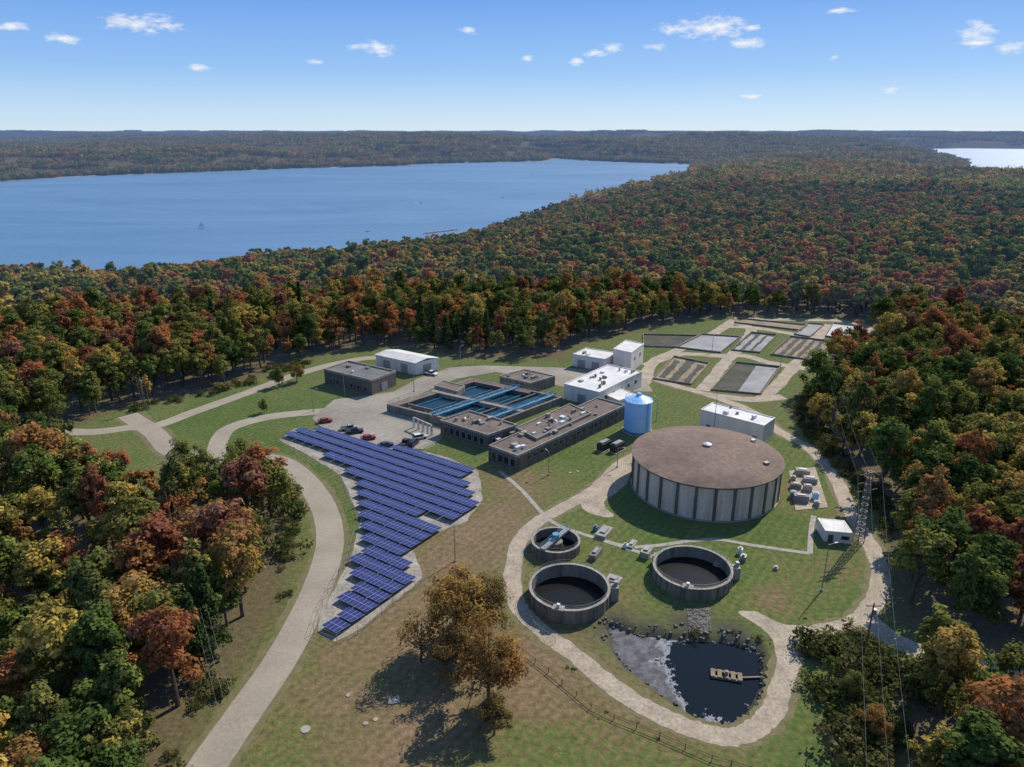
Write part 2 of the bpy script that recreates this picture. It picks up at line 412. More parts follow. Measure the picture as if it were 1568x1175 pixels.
for u, v, s, a in [(640,1020,14,1),(720,960,14,.9),(560,1010,8,.7),(790,745,8,.8),(700,850,13,1),(850,1060,11,.8),(900,1110,12,.3),(600,1120,10,.5),(1180,890,6,.4),
      (520,1120,8,.3),(1290,860,7,.4),(755,720,5,.8),(770,800,7,.8),(930,910,6,.3),(1050,1130,8,.3),(1210,760,6,.4),(820,1150,7,-.7),(1185,918,3,1.2),(1150,790,9,-.6),(1000,790,9,-.4),(880,700,10,-.4),(1100,590,20,.3),(1150,880,7,-.5),(350,640,12,-.3),(440,620,12,-.3)]:
    x, y = P(u, v); br_ = br_+a*np.exp(-((X-x)**2+(Y-y)**2)/(2*s*s))
br_ = np.clip(br_, -.7, 1.1)
at = me.attributes.new('brown', 'FLOAT', 'POINT'); at.data.foreach_set('value', br_.astype(np.float32))
mud = 1-ss(sdist(X, Y, POND), 0.3, 2.8)
for u, v, s in [(945,958,3.5),(1000,968,3),(1060,962,4),(1120,972,3)]:
    x, y = P(u, v); mud = np.maximum(mud, 1.1*np.exp(-((X-x)**2+(Y-y)**2)/(2*s*s)))
at = me.attributes.new('mud', 'FLOAT', 'POINT'); at.data.foreach_set('value', np.clip(mud, 0, 1).astype(np.float32))
ground = bpy.data.objects.new('ground', me); COL.objects.link(ground)
m, nt, out = newmat('grass_and_soil'); p = pos(nt)
fa = N(nt, 'ShaderNodeAttribute'); fa.attribute_name = 'forest'
ba = N(nt, 'ShaderNodeAttribute'); ba.attribute_name = 'brown'
mu = N(nt, 'ShaderNodeAttribute'); mu.attribute_name = 'mud'
n1 = noise(nt, p, 0.045, 6, 0.62, 0.6); n2 = noise(nt, p, 0.9, 5, 0.65); n3 = noise(nt, p, 0.18, 5, 0.6)
wv = N(nt, 'ShaderNodeTexWave'); wv.inputs['Scale'].default_value = 0.16; wv.inputs['Distortion'].default_value = 3.5; wv.inputs['Detail'].default_value = 2
wv.inputs['Detail Scale'].default_value = 0.12
mp = N(nt, 'ShaderNodeMapping'); mp.inputs['Rotation'].default_value = (0, 0, rad(35)); nt.links.new(p, mp.inputs[0]); nt.links.new(mp.outputs[0], wv.inputs['Vector'])
f = math_n(nt, 'ADD', math_n(nt, 'MULTIPLY', n1, 0.8), math_n(nt, 'MULTIPLY', ba.outputs['Fac'], 0.34))
f = math_n(nt, 'ADD', f, math_n(nt, 'MULTIPLY', math_n(nt, 'SUBTRACT', n3, 0.5), 0.5))
f = math_n(nt, 'ADD', f, math_n(nt, 'MULTIPLY', math_n(nt, 'SUBTRACT', wv.outputs['Fac'], 0.5), 0.18))
g = ramp(nt, f, [(0.20, (0.090, 0.135, 0.028)), (0.42, (0.130, 0.155, 0.042)), (0.57, (0.160, 0.150, 0.052)), (0.74, (0.200, 0.148, 0.072)), (0.97, (0.25, 0.170, 0.10))])
gv = maprange(nt, n2, 0.3, 0.7, 0.55, 1.25)
gc = N(nt, 'ShaderNodeCombineColor')
for i in range(3): nt.links.new(gv, gc.inputs[i])
g = mixc(nt, 1.0, g, gc.outputs[0], 'MULTIPLY')
litter = ramp(nt, n2, [(0.3, (0.075, 0.07, 0.03)), (0.7, (0.18, 0.13, 0.065))])
g = mixc(nt, fa.outputs['Fac'], g, litter)
g = mixc(nt, math_n(nt, 'MULTIPLY', mu.outputs['Fac'], maprange(nt, n3, 0.3, 0.55, 0.45, 1)), g, (0.07, 0.063, 0.05))
sx = N(nt, 'ShaderNodeSeparateXYZ'); nt.links.new(p, sx.inputs[0])
g = mixc(nt, maprange(nt, sx.outputs[2], -38.2, -39.2, 0, 1), g, (0.42, 0.34, 0.23))
b = N(nt, 'ShaderNodeBsdfPrincipled'); nt.links.new(g, b.inputs['Base Color']); b.inputs['Roughness'].default_value = 0.95
b.inputs['Specular IOR Level'].default_value = 0.1
nt.links.new(bump(nt, n2, 0.7, 0.3), b.inputs['Normal'])
nt.links.new(painted_haze(nt, b.outputs[0]), out.inputs[0]); m.cycles.emission_sampling = 'NONE'  # ground colour also fades into the painted bluish air glow
me.materials.append(m); M['ground'] = m

mb = MB(); mb.sheet([(-14000, 350), (14000, 350), (14000, 16000), (-14000, 16000)], -40, 'lake'); mb.obj('lake_water')
mb = MB(); mb.sheet([P(u, v, -0.9) for u, v in [(915,945),(1000,960),(1100,968),(1190,980),(1195,1060),(1160,1115),(1105,1140),(1035,1108),(975,1070),(925,1020)]], -0.9, 'pond'); mb.obj('pond_water')
mb = MB(); rr_ = random.Random(3); L = len(POND)
ctr = Vector((sum(p_[0] for p_ in POND)/L, sum(p_[1] for p_ in POND)/L))
for i in range(L):
    a, b = Vector(POND[i]), Vector(POND[(i+1) % L]); n = int((b-a).length*4)
    if i in (5, 6, 7, 8, 9): n //= 6
    for j in range(n):
        q = a.lerp(b, rr_.random()); d = (q-ctr).normalized()
        q = q+d*rr_.uniform(-0.8, 4.2 if i in (0, 1, 2, 3, 11) else 1.2); s = rr_.uniform(.1, .4)
        z = float(height(np.array([q.x]), np.array([q.y]))[0][0])+s*.3
        vs = [(q.x+s*rr_.uniform(.6, 1.2)*sx_, q.y+s*rr_.uniform(.6, 1.2)*sy_, z+s*rr_.uniform(.5, .9)*sz_) for sx_, sy_, sz_ in ((-1,-1,-1),(1,-1,-1),(1,1,-1),(-1,1,-1),(-.7,-.7,1),(.7,-.7,1),(.7,.7,1),(-.7,.7,1))]
        mb.add(vs, [(0,1,5,4),(1,2,6,5),(2,3,7,6),(3,0,4,7),(4,5,6,7)], 'rock')
mb.obj('riprap_rocks')

# =============================================================== roads, pads
MAIN = [(262,1260),(318,1172),(375,1090),(430,1010),(473,930),(500,860),(505,815),(492,770),(462,730),(425,706),(370,700),(310,704),(262,690),(235,662),(195,636)]
ribbon('main_road_shoulder', MAIN, 9.0, 0.012, 'shoulder', 0.5)
ribbon('main_road', MAIN, 6.3, 0.03, 'asphalt', 0.05)
ribbon('west_road', [(20,655),(130,662),(200,655),(240,652),(300,630),(400,594),(450,575),(520,556),(580,548),(640,560)], 5.2, 0.036, 'asphalt', 0.06)
ribbon('entrance_road', [(330,702),(335,676),(352,656),(400,641),(450,634),(520,628)], 5.5, 0.042, 'asphalt', 0.04)
patch('parking_lot', [(478,641),(512,612),(560,606),(603,600),(640,580),(690,563),(740,560),(850,563),(905,566),(990,585),(1000,600),(930,600),(860,592),(760,570),(700,580),(640,605),(598,625),(678,655),(676,672),(648,688),(560,682),(505,664)], 0.048, 'lot', smooth=False)
mbk = MB()
kp = [P(*q) for q in [(485,648),(505,665),(560,683),(646,689),(676,673)]]
for i in range(len(kp)-1): mbk.beam((*kp[i], 0.08+i*0.003), (*kp[i+1], 0.08+i*0.003), 0.2, 0.2, 'conc')
mbk.obj('parking_kerb')
mbl = MB()
for i in range(13):
    u = 500+i*13.2; v = 652+i*2.7
    a = P(u, v); mbl.obox((a[0], a[1]), rad(55), 4.6, 0.12, 0.05, 0.056, 'white')
mbl.obj('parking_bay_markings')
LOOP = [(985,690),(950,712),(915,745),(880,768),(830,795),(797,828),(785,875),(792,925),(828,965),(880,1003),(930,1045),(985,1082),(1050,1112),(1110,1128),(1152,1118),(1185,1085),(1200,1040),(1215,1000),(1245,970),(1295,958),(1330,935),(1348,890),(1338,845),(1305,790),(1278,730),(1240,688),(1195,662),(1150,630),(1085,605),(1030,590),(985,575),(940,572)]
ribbon('loop_road_shoulder', LOOP, 5.6, 0.012, 'shoulder', 0.6)
ribbon('loop_road', LOOP, 3.7, 0.03, 'gravelroad', 0.24)
patch('gravel_turnaround', [(1130,938),(1160,938),(1195,955),(1240,962),(1225,985),(1212,1010),(1190,1010),(1180,975),(1155,955)], 0.036, 'gravelroad', jit=0.15)
patch('gravel_apron', [(905,745),(935,722),(965,712),(960,740),(925,770),(940,790),(915,790),(890,775)], 0.036, 'gravelroad', jit=0.15)
ribbon('east_road', [(1325,945),(1360,975),(1420,1002),(1500,1022),(1600,1040),(1720,1060)], 4.6, 0.024, 'gravelroad', 0.2)
for i_, px in enumerate(([(988,560),(1040,543),(1100,545),(1140,545),(1180,556),(1240,566)], [(985,588),(1000,555),(1030,540),(1085,515),(1110,500),(1125,490)],
           [(1075,598),(1095,575),(1115,550),(1140,525),(1150,505),(1130,495)], [(1165,612),(1190,590),(1215,562),(1240,535),(1258,510),(1268,497)],
           [(1110,500),(1160,503),(1215,512),(1260,522),(1325,530)], [(1325,535),(1332,505),(1290,492),(1220,490),(1125,488)], [(1085,605),(1150,612),(1200,608)])):
    ribbon('bed_access_road', px, 5.0, 0.016+0.004*i_-(0.001 if i_ > 3 else 0), 'gravelroad', 0.3)
for i_, px in enumerate(([(765,722),(800,752),(832,788),(858,806),(905,822),(985,848),(1010,856)], [(905,822),(975,838),(1085,826),(1150,835),(1240,848)], [(1240,848),(1242,815),(1246,790)])):
    ribbon('concrete_path', px, 1.2, 0.05+0.004*i_, 'conc', 0.02, sub=3)
def bed(px, k, wall=0.7, stripes=0, k2='bedwhite'):
    pts = [P(*q) for q in px]; mb = MB(); mb.sheet(pts, 0.06, k)
    n = len(pts)
    for i in range(n):
        a, b = pts[i], pts[(i+1) % n]; mb.beam((*a, wall/2+0.004*i), (*b, wall/2+0.004*i), 0.3, wall, 'concdark')
    if stripes:
        a, b, c, d = [Vector(p) for p in pts[:4]]
        for i in range(stripes):
            t = (i+0.5)/stripes; w = random.uniform(.18, .36)/stripes; e0, e1 = random.uniform(0, .12), random.uniform(.88, 1)
            L0 = [a.lerp(d, t-w), a.lerp(d, t+w)]; L1 = [b.lerp(c, t-w), b.lerp(c, t+w)]
            up_ = [L0[0].lerp(L1[0], e0+(e1-e0)*s/10)+Vector((random.uniform(-.4, .4), random.uniform(-.4, .4))) for s in range(11)]
            dn_ = [L0[1].lerp(L1[1], e0+(e1-e0)*s/10)+Vector((random.uniform(-.4, .4), random.uniform(-.4, .4))) for s in range(11)]
            mb.sheet([tuple(x) for x in up_]+[tuple(x) for x in dn_[::-1]], 0.066+0.004*i, k2)
    return mb.obj('drying_bed')
bed([(985,531),(985,513),(1070,515),(1034,533)], 'beddark')
bed([(1036,533),(1075,513),(1133,517),(1103,541)], 'bedgrey')
bed([(1120,537),(1150,510),(1190,514),(1163,541)], 'beddark', stripes=3, k2='bedgrey')
bed([(1180,544),(1210,516),(1276,524),(1246,553)], 'beddark', stripes=5, k2='bedtan')
bed([(1264,516),(1276,496),(1322,501),(1313,522)], 'bedwhite')
bed([(1125,495),(1128,488),(1236,499),(1226,507)], 'bedtan')
bed([(1216,513),(1238,496),(1262,498),(1240,517)], 'bedgrey')
bed([(1000,581),(1032,547),(1086,558),(1058,590)], 'bedtan', stripes=3, k2='beddark')
bed([(1090,598),(1127,556),(1195,563),(1165,605)], 'beddark', stripes=0)
mb = MB(); mb.sheet([P(*q) for q in [(1130,600),(1158,561),(1190,564.5),(1163,602)]], 0.09, 'bedgrey'); mb.obj('sludge_surface')
mb = MB(); mb.prism([P(*q) for q in [(1238,556),(1246,542),(1268,544),(1260,559)]], 0.02, 0.5, 'tarp'); mb.obj('tarp_cover')

# =============================================================== solar array
patch('solar_gravel_pad', [(427,674),(452,656),(530,664),(600,680),(690,702),(733,722),(740,765),(715,798),(655,822),(632,842),(648,885),(598,925),(545,968),(515,982),(485,968),(497,930),(538,855),(552,795),(522,728),(472,697)], 0.018, 'gravel', smooth=False, jit=0.3)
UP = [P(*q) for q in [(434,667),(456,651),(560,676),(668,699),(720,718),(732,795),(696,812),(545,743),(512,706)]]
LO = [P(*q) for q in [(543,744),(700,814),(628,848),(644,886),(594,924),(532,976),(506,966),(544,862),(554,800)]]
ra = rad(-34.5); rdir = Vector((math.cos(ra), math.sin(ra))); sdir = Vector((-rdir.y, rdir.x))
tilt = rad(4.5); PW, PD = 4.12, 3.55; pw, pd = 4.24, 3.76
vs, fs, uvs = [], [], []; legs = MB(); o0 = Vector(P(560, 760)); placed = []
for poly in (UP, LO):
    for i in range(-40, 41):
        for j in range(-30, 31):
            c = o0+rdir*(i*pw)+sdir*(j*pd)
            if (i, j) in placed: continue
            ok = all(inside(np.array([c.x+rdir.x*a+sdir.x*b]), np.array([c.y+rdir.y*a+sdir.y*b]), poly)[0] for a, b in ((-1.2, 0), (1.2, 0), (0, -.7), (0, .7)))
            if not ok: continue
            if poly is LO and (i, j+0) in placed: continue
            placed.append((i, j))
            tl = tilt+rad(random.uniform(-.8, .8)); zc = 0.95+random.uniform(-.03, .03)
            k = len(vs); u3 = Vector((rdir.x, rdir.y, 0)); s3 = Vector((sdir.x*math.cos(tl), sdir.y*math.cos(tl), -math.sin(tl)))
            nn = u3.cross(s3)
            for h in (0.0, -0.06):
                for a, b in ((-PW/2, -PD/2), (PW/2, -PD/2), (PW/2, PD/2), (-PW/2, PD/2)):
                    q = Vector((c.x, c.y, zc))+u3*a+s3*b+nn*h; vs.append(tuple(q))
            fs += [(k, k+1, k+2, k+3), (k+7, k+6, k+5, k+4), (k, k+4, k+5, k+1), (k+1, k+5, k+6, k+2), (k+2, k+6, k+7, k+3), (k+3, k+7, k+4, k)]
            uvs += [(0, 0), (4.12, 0), (4.12, 3.54), (0, 3.54)]+[(0, 0)]*20
            for a in (-1.3, 1.3):
                q = c+rdir*a-sdir*0.9; legs.beam((q.x, q.y, 0), (q.x, q.y, 0.93), 0.1, 0.1, 'steel')
                q = c+rdir*a+sdir*0.9; legs.beam((q.x, q.y, 0), (q.x, q.y, 0.82), 0.1, 0.1, 'steel')
me = bpy.data.meshes.new('solar_panels'); me.from_pydata(vs, [], fs); me.materials.append(M['solar']); me.materials.append(M['steel'])
me.polygons.foreach_set('material_index', [0 if i % 6 == 0 else 1 for i in range(len(fs))])
uvl = me.uv_layers.new(name='UVMap'); uvl.data.foreach_set('uv', [c for t in uvs for c in t]); me.update()
e = empty('solar_panel_array', o0.x, o0.y); o = bpy.data.objects.new('panels', me); COL.objects.link(o); o.parent = e; o.location = -e.location
legs.obj('racking', e)

def fence(name, px, hgt, step, kp, rails, kr, rw=0.05, pr=0.05, chain=False):
    pts = [Vector(P(*q)) for q in px]; mb = MB()
    for i in range(len(pts)-1):
        a, b = pts[i], pts[i+1]; n = max(1, int((b-a).length/step))
        for j in range(n):
            q = a.lerp(b, j/n); mb.beam((q.x, q.y, 0), (q.x, q.y, hgt), pr*2, pr*2, kp)
        for r in rails: mb.beam((a.x, a.y, r), (b.x, b.y, r), rw, rw, kr)
    return mb.obj(name)
fence('chain_link_fence', [(424,676),(470,702),(520,732),(548,798),(534,856),(494,930),(481,970),(516,985),(548,972),(602,928),(652,888)], 2.0, 3.0, 'steel', [0.1, 1.0, 1.95], 'steel', 0.03, 0.035)
fence('wood_rail_fence', [(800,1000),(840,1030),(905,1085),(940,1102),(1010,1130),(1090,1165),(1180,1190)], 1.1, 2.8, 'wood', [0.5, 0.95], 'wood', 0.07, 0.05)
fence('yard_fence', [(850,985),(820,962),(800,930)], 1.2, 3.0, 'steel', [1.1], 'steel', 0.03, 0.04)

# =============================================================== buildings
def quad(A, B, C, H):
    a, b, c = Vector(P(*A, H)), Vector(P(*B, H)), Vector(P(*C, H)); return [a, c, b+c-a, b]
def inset(q, t):
    a, c, d, b = q; e1 = (c-a).normalized(); e2 = (b-a).normalized()
    return [a+(e1+e2)*t, c+(-e1+e2)*t, d-(e1+e2)*t, b+(e1-e2)*t]
T2 = lambda q: [(p.x, p.y) for p in q]
def openings(mb, p, q, n, w, z0, z1, k, t0=0.06, t1=0.94, kf='conc'):
    d = (q-p); L = d.length; d = d/L; nr = Vector((d.y, -d.x)); an = math.atan2(d.y, d.x)
    for i in range(n):
        t = t0+(t1-t0)*(i+0.5)/n; c = p+d*(L*t)
        cc = c+nr*0.03
        mb.obox((cc.x, cc.y), an, w+0.24, 0.10, z0-0.12, z1+0.12, kf)
        cc = c+nr*0.05
        mb.obox((cc.x, cc.y), an, w, 0.10, z0, z1, k)
        if w > 2 and k == 'glass':
            cc = c+nr*0.07; mb.obox((cc.x, cc.y), an, 0.08, 0.10, z0, z1, kf)
def building(name, A, B, C, H, wall, roof, par=0.45, left=(), right=(), items=0, gable=0.0, itemk='steel', seed=1):
    q = quad(A, B, C, H); ctr = (q[0]+q[2])/2; e = empty(name, ctr.x, ctr.y)
    a, c, d, b = q; rng = random.Random(seed)
    mb = MB(); mb.prism(T2(q), -0.3, H, wall)
    mb.prism(T2(inset(q, -0.15)), -0.3, 0.25, 'concdark')
    if wall in ('brown', 'concdark') and (c-a).length > 15:   # wall piers
        for (s_, t_) in ((a, c), (b, a)):
            dd = t_-s_; n_ = int(dd.length/4.2); an = math.atan2(dd.y, dd.x); nrm = Vector((dd.y, -dd.x)).normalized()
            for i in range(n_+1):
                cc = s_+dd*(0.01+.98*i/n_)+nrm*0.06; mb.obox((cc.x, cc.y), an, .45, .3, 0.26, H-0.28, wall)
    mb.obj('walls', e)
    mb = MB()
    if gable:
        o = inset(q, -0.35); la = (o[1]-o[0]).length; lb = (o[3]-o[0]).length
        if la < lb: o = [o[3], o[0], o[1], o[2]]
        r0 = (o[0]+o[3])/2; r1 = (o[1]+o[2])/2; z = H+0.01
        V = [(o[0].x, o[0].y, z), (o[1].x, o[1].y, z), (r1.x, r1.y, z+gable), (r0.x, r0.y, z+gable), (o[2].x, o[2].y, z), (o[3].x, o[3].y, z)]
        V += [(x, y, zz-0.18) for x, y, zz in V]
        mb.add(V, [(0, 1, 2, 3), (3, 2, 4, 5), (0, 3, 9, 6), (3, 5, 11, 9), (1, 7, 8, 2), (2, 8, 10, 4), (0, 6, 7, 1), (5, 4, 10, 11), (6, 9, 8, 7), (9, 11, 10, 8)], roof)
    else:
        mb.prism(T2(inset(q, 0.28)), H+0.004, H+0.06, roof)
        mb.frame(T2(inset(q, -0.06)), T2(inset(q, 0.27)), H-0.25, H+par, 'conc' if wall != 'whitewall' else 'roofwhite')
    mb.obj('roof', e)
    mb = MB()
    for sp_ in left: openings(mb, b, a, *sp_)
    for sp_ in right: openings(mb, a, c, *sp_)
    if mb.v: mb.obj('windows_and_doors', e)
    if items:
        mb = MB(); an = math.atan2((c-a).y, (c-a).x)
        for i in range(items):
            s_, t_ = rng.uniform(0.06, 0.94), rng.uniform(0.15, 0.85); cc = a+(c-a)*s_+(b-a)*t_
            zb = H+0.06+(gable*0.6 if gable else 0)
            ik = rng.choice([itemk, 'conc', 'white', 'concdark'])
            if rng.random() < 0.5: mb.obox((cc.x, cc.y), an, rng.uniform(0.6, 2.2), rng.uniform(0.6, 1.8), zb-0.05, zb+rng.uniform(0.4, 1.2), ik, ik)
            else:
                h = rng.uniform(0.5, 1.0); r = rng.uniform(0.2, 0.45); mb.cyl((cc.x, cc.y), r, zb-0.05, zb+h, 10, ik); mb.cyl((cc.x, cc.y), r*1.5, zb+h, zb+h+0.2, 10, ik, r*0.6)
        mb.obj('roof_vents', e)
    return q, e
building('maintenance_building', (569,584), (496,567), (606,570), 5.4, 'brown', 'roofgrey', 0.6, left=[(6, 1.0, 1.2, 2.6, 'glass')], right=[(1, 3.0, 0.05, 3.2, 'doorgrey')], items=3, seed=3)
building('metal_storage_building', (636,556), (575,543), (671,548), 5.2, 'whitewall', 'roofwhite', left=[(2, 3.2, 0.05, 3.6, 'doorgrey'), ], right=[(1, 3.6, 0.05, 3.6, 'doorgrey')], gable=1.0)
building('treatment_building', (793,700), (749,684), (957,622), 4.6, 'brown', 'roofbrown', 0.5, left=[(4, 1.6, 1.2, 3.4, 'glass')], right=[(16, 1.7, 2.4, 3.5, 'glass'), (1, 1.4, 0.05, 2.2, 'door', 0.5, 0.6)], items=24, seed=5)
building('control_building', (747,668), (674,645), (792,652), 4.4, 'brown', 'roofbrown', 0.5, left=[(7, 1.4, 1.2, 3.2, 'glass')], right=[(3, 1.2, 1.2, 3.0, 'glass')], items=10, seed=8)
building('filter_gallery', (822,673), (790,656), (905,634), 5.2, 'concdark', 'roofbrown', 0.4, items=12, seed=11)
building('basin_gallery', (812,588), (765,577), (850,577), 3.6, 'concdark', 'roofbrown', 0.4, items=7, seed=12)
building('chemical_storage_building', (918,602), (864,589), (983,570), 5.6, 'whitewall', 'roofwhite', 0.35, left=[(1, 3.0, 0.05, 3.4, 'doorgrey'), ], right=[(5, 1.2, 2.4, 3.6, 'glass'), ], items=14, itemk='steel', seed=15)
building('loading_canopy', (948,614), (924,604), (975,605), 3.2, 'whitewall', 'roofwhite', 0.2)
building('pump_building', (926,551), (877,543), (946,541), 5.0, 'whitewall', 'roofwhite', 0.3, left=[(2, 3.0, 0.05, 3.2, 'doorgrey')], items=2, seed=18)
building('pump_tower_building', (967,541), (939,535), (986,527), 8.2, 'whitewall', 'roofwhite', 0.3, left=[(1, 1.2, 0.05, 2.2, 'door')], right=[(2, 1.2, 4.4, 5.6, 'glass')])
building('intake_building', (1170,653), (1073,628), (1187,641), 6.2, 'whitewall', 'roofwhite', 0.3, left=[(5, 1.3, 0.9, 1.8, 'glass'), (1, 1.3, 0.05, 2.3, 'door', 0.8, 0.95)], items=5, seed=21)
building('utility_shed', (1264,813), (1252,794), (1306,817), 3.0, 'whitewall', 'roofwhite', 0.1, right=[(1, 1.0, 0.05, 2.1, 'door', 0.05, 0.4), (1, 1.6, 1.2, 2.0, 'glass', 0.55, 0.95)])
building('blower_shed', (700,600), (665,591), (712,592), 3.4, 'concdark', 'roofbrown', 0.3)

q = quad((737,655), (592,619), (862,608), 2.6); a, c, d, b = q
e = empty('settling_basins', *((q[0]+q[2])/2)); mb = MB()
def pt(p, r): return a+(b-a)*p+(c-a)*r
mb.sheet(T2(q), 1.3, 'basin'); mb.obj('water', e)
mb = MB(); mb.frame(T2(inset(q, -0.0)), T2(inset(q, 0.9)), -0.2, 2.6, 'concdark')
def wallpr(p0, r0, p1, r1, w, z0, z1, k):
    s, t = pt(p0, r0), pt(p1, r1); m_ = (s+t)/2; mb.obox((m_.x, m_.y), math.atan2((t-s).y, (t-s).x), (t-s).length, w, z0, z1, k)
wallpr(0.01, 0.5, 0.99, 0.5, 1.7, 0.5, 2.68, 'conc')
wallpr(0.55, 0.01, 0.55, 0.99, 0.8, 0.5, 2.64, 'concdark')
wallpr(0.26, 0.02, 0.26, 0.99, 0.4, 0.5, 2.3, 'concdark')
wallpr(0.935, 0.01, 0.935, 0.99, 3.0, 0.5, 2.61, 'roofbrown'); wallpr(0.30, 0.955, 0.9, 0.955, 3.0, 0.5, 2.63, 'roofbrown')
wallpr(0.62, 0.13, 0.93, 0.13, 0.4, 0.5, 2.3, 'concdark')
mb.obj('basin_walls', e)
mb = MB()
for p_ in (0.455, 0.50, 0.07, 0.115):
    for zz in (2.8, 3.8):
        s, t = pt(p_, 0.0), pt(p_, 1.0); mb.beam((s.x, s.y, zz), (t.x, t.y, zz), 0.14, 0.2, 'bluesteel')
    n = 16
    for i in range(n+1):
        s = pt(p_, i/n); mb.beam((s.x, s.y, 2.8), (s.x, s.y, 3.8), 0.1, 0.1, 'bluesteel')
        if i < n:
            t = pt(p_, (i+1)/n); mb.beam((s.x, s.y, 2.8 if i % 2 else 3.8), (t.x, t.y, 3.8 if i % 2 else 2.8), 0.09, 0.09, 'bluesteel')
for p_ in (0.4775, 0.0925):
    s, t = pt(p_, 0.0), pt(p_, 1.0); mb.beam((s.x, s.y, 2.85), (t.x, t.y, 2.85), 1.2, 0.08, 'bluesteel')
for rr_ in (0.25, 0.75):
    for p_ in (0.2, 0.36, 0.66, 0.84):
        s, t = pt(p_, rr_-0.2), pt(p_, rr_+0.2); mb.beam((s.x, s.y, 1.5), (t.x, t.y, 1.5), 0.22, 0.22, 'bluesteel')
mb.obj('scraper_bridges', e)
mb = MB()
def rail(p, q2, z, k='steel'):
    L = (q2-p).length; n = max(1, int(L/2.2))
    for zz in (z+0.55, z+1.05): mb.beam((p.x, p.y, zz), (q2.x, q2.y, zz), 0.05, 0.05, k)
    for i in range(n+1):
        s = p.lerp(q2, i/n); mb.beam((s.x, s.y, z), (s.x, s.y, z+1.05), 0.05, 0.05, k)
qi = inset(q, 0.3)
for i in range(4): rail(qi[i], qi[(i+1) % 4], 2.6)
rail(pt(0.02, 0.48), pt(0.98, 0.48), 2.68); rail(pt(0.02, 0.52), pt(0.98, 0.52), 2.68)
mb.obj('railings', e)
mb = MB(); mb.prism([P(*x, 2.2) for x in [(742,668),(795,690),(835,672),(790,650)]], 0.0, 2.2, 'concdark', 'roofbrown')
for i in range(14):
    x, y = P(750+random.random()*60, 660+random.random()*15, 2.2); mb.obox((x, y), rad(47), random.uniform(.8, 2), random.uniform(.8, 1.8), 2.2, 2.6+random.random(), random.choice(['conc', 'steel', 'white', 'concdark']))
mb.obj('equipment_court')
mb = MB()
cps = [P(u, v) for u, v in [(634,655),(641,658),(648,661),(655,664),(661,667)]]
for x, y in cps: mb.obox((x, y), rad(137), 0.5, 0.5, 0, 3.4, 'white')
mb.beam((*cps[0], 3.5), (*cps[-1], 3.5), 0.6, 0.3, 'conc'); mb.obj('concrete_pergola')

# =============================================================== tanks
cx, cy, R_, HE = 51.2, 175.0, 19.25, 9.3
e = empty('clearwell_tank', cx, cy); mb = MB()
mb.cyl((cx, cy), R_-0.35, -0.2, HE, 120, 'tankwall'); mb.obj('walls', e, smooth=False)
mb = MB()
for i in range(26):
    t = 2*math.pi*i/26; x, y = cx+math.cos(t)*(R_-0.3), cy+math.sin(t)*(R_-0.3)
    mb.obox((x, y), t, 0.5, 0.7, 0, HE-0.5, 'tankpil')
mb.ring((cx, cy), R_-0.02, R_-0.6, HE-0.45, HE+0.05, 120, 'tankpil'); mb.ring((cx, cy), R_+0.0, R_-0.5, 0, 0.35, 120, 'conc')
mb.obj('pilasters', e)
mb = MB(); n = 96; prof = []
for i in range(13):
    r = (R_+0.25)*(1-i/12); prof.append((r, HE+0.06+2.5*(1-(r/(R_+0.25))**2)))
prof[-1] = (0.4, prof[-1][1])
for i in range(12):
    r0, z0 = prof[i]; r1, z1 = prof[i+1]
    vs = [(cx+r0*math.cos(2*math.pi*j/n), cy+r0*math.sin(2*math.pi*j/n), z0) for j in range(n)]+[(cx+r1*math.cos(2*math.pi*j/n), cy+r1*math.sin(2*math.pi*j/n), z1) for j in range(n)]
    mb.add(vs, [(j, (j+1) % n, n+(j+1) % n, n+j) for j in range(n)], 'dome')
mb.obj('dome_roof', e, smooth=True)
mb = MB(); mb.ring((cx, cy), R_+0.25, R_-0.3, HE-0.15, HE+0.06, 96, 'dome')
mb.cyl((cx, cy), 0.9, HE+2.5, HE+3.0, 16, 'conc'); mb.cyl((cx, cy), 1.1, HE+3.0, HE+3.3, 16, 'white', 0.5)
mb.obox((cx+13, cy-8), 0.4, 1.2, 1.0, HE+0.6, HE+1.6, 'steel'); mb.obox((cx+14, cy+6), 0.4, 1.0, 1.0, HE+0.6, HE+1.7, 'white')
mb.obj('roof_hatches', e)
cx, cy, R_, HE = 39.6, 213.0, 4.25, 10.4
e = empty('blue_chemical_tank', cx, cy); mb = MB(); mb.cyl((cx, cy), R_, 0.9, HE, 56, 'bluetank'); mb.cyl((cx, cy), R_+0.03, -0.1, 0.9, 56, 'bluedk'); mb.cyl((cx, cy), R_+0.6, -0.1, 0.25, 40, 'conc')
mb.cyl((cx, cy), R_+0.12, HE, HE+0.15, 56, 'bluetank'); mb.cyl((cx, cy), R_+0.12, HE+0.15, HE+1.6, 56, 'bluetank', 1.0); mb.cyl((cx, cy), 0.9, HE+1.6, HE+2.3, 20, 'bluetank', 0.6)
mb.obj('tank_shell', e)
mb = MB()
for i in range(20):
    t, t2 = 2*math.pi*i/20, 2*math.pi*(i+1)/20; pA = (cx+R_*math.cos(t), cy+R_*math.sin(t)); pB = (cx+R_*math.cos(t2), cy+R_*math.sin(t2))
    mb.beam((*pA, HE+0.1), (*pA, HE+1.2), 0.06, 0.06, 'bluedk'); mb.beam((*pA, HE+1.2), (*pB, HE+1.2), 0.06, 0.06, 'bluedk')
t = rad(-60)
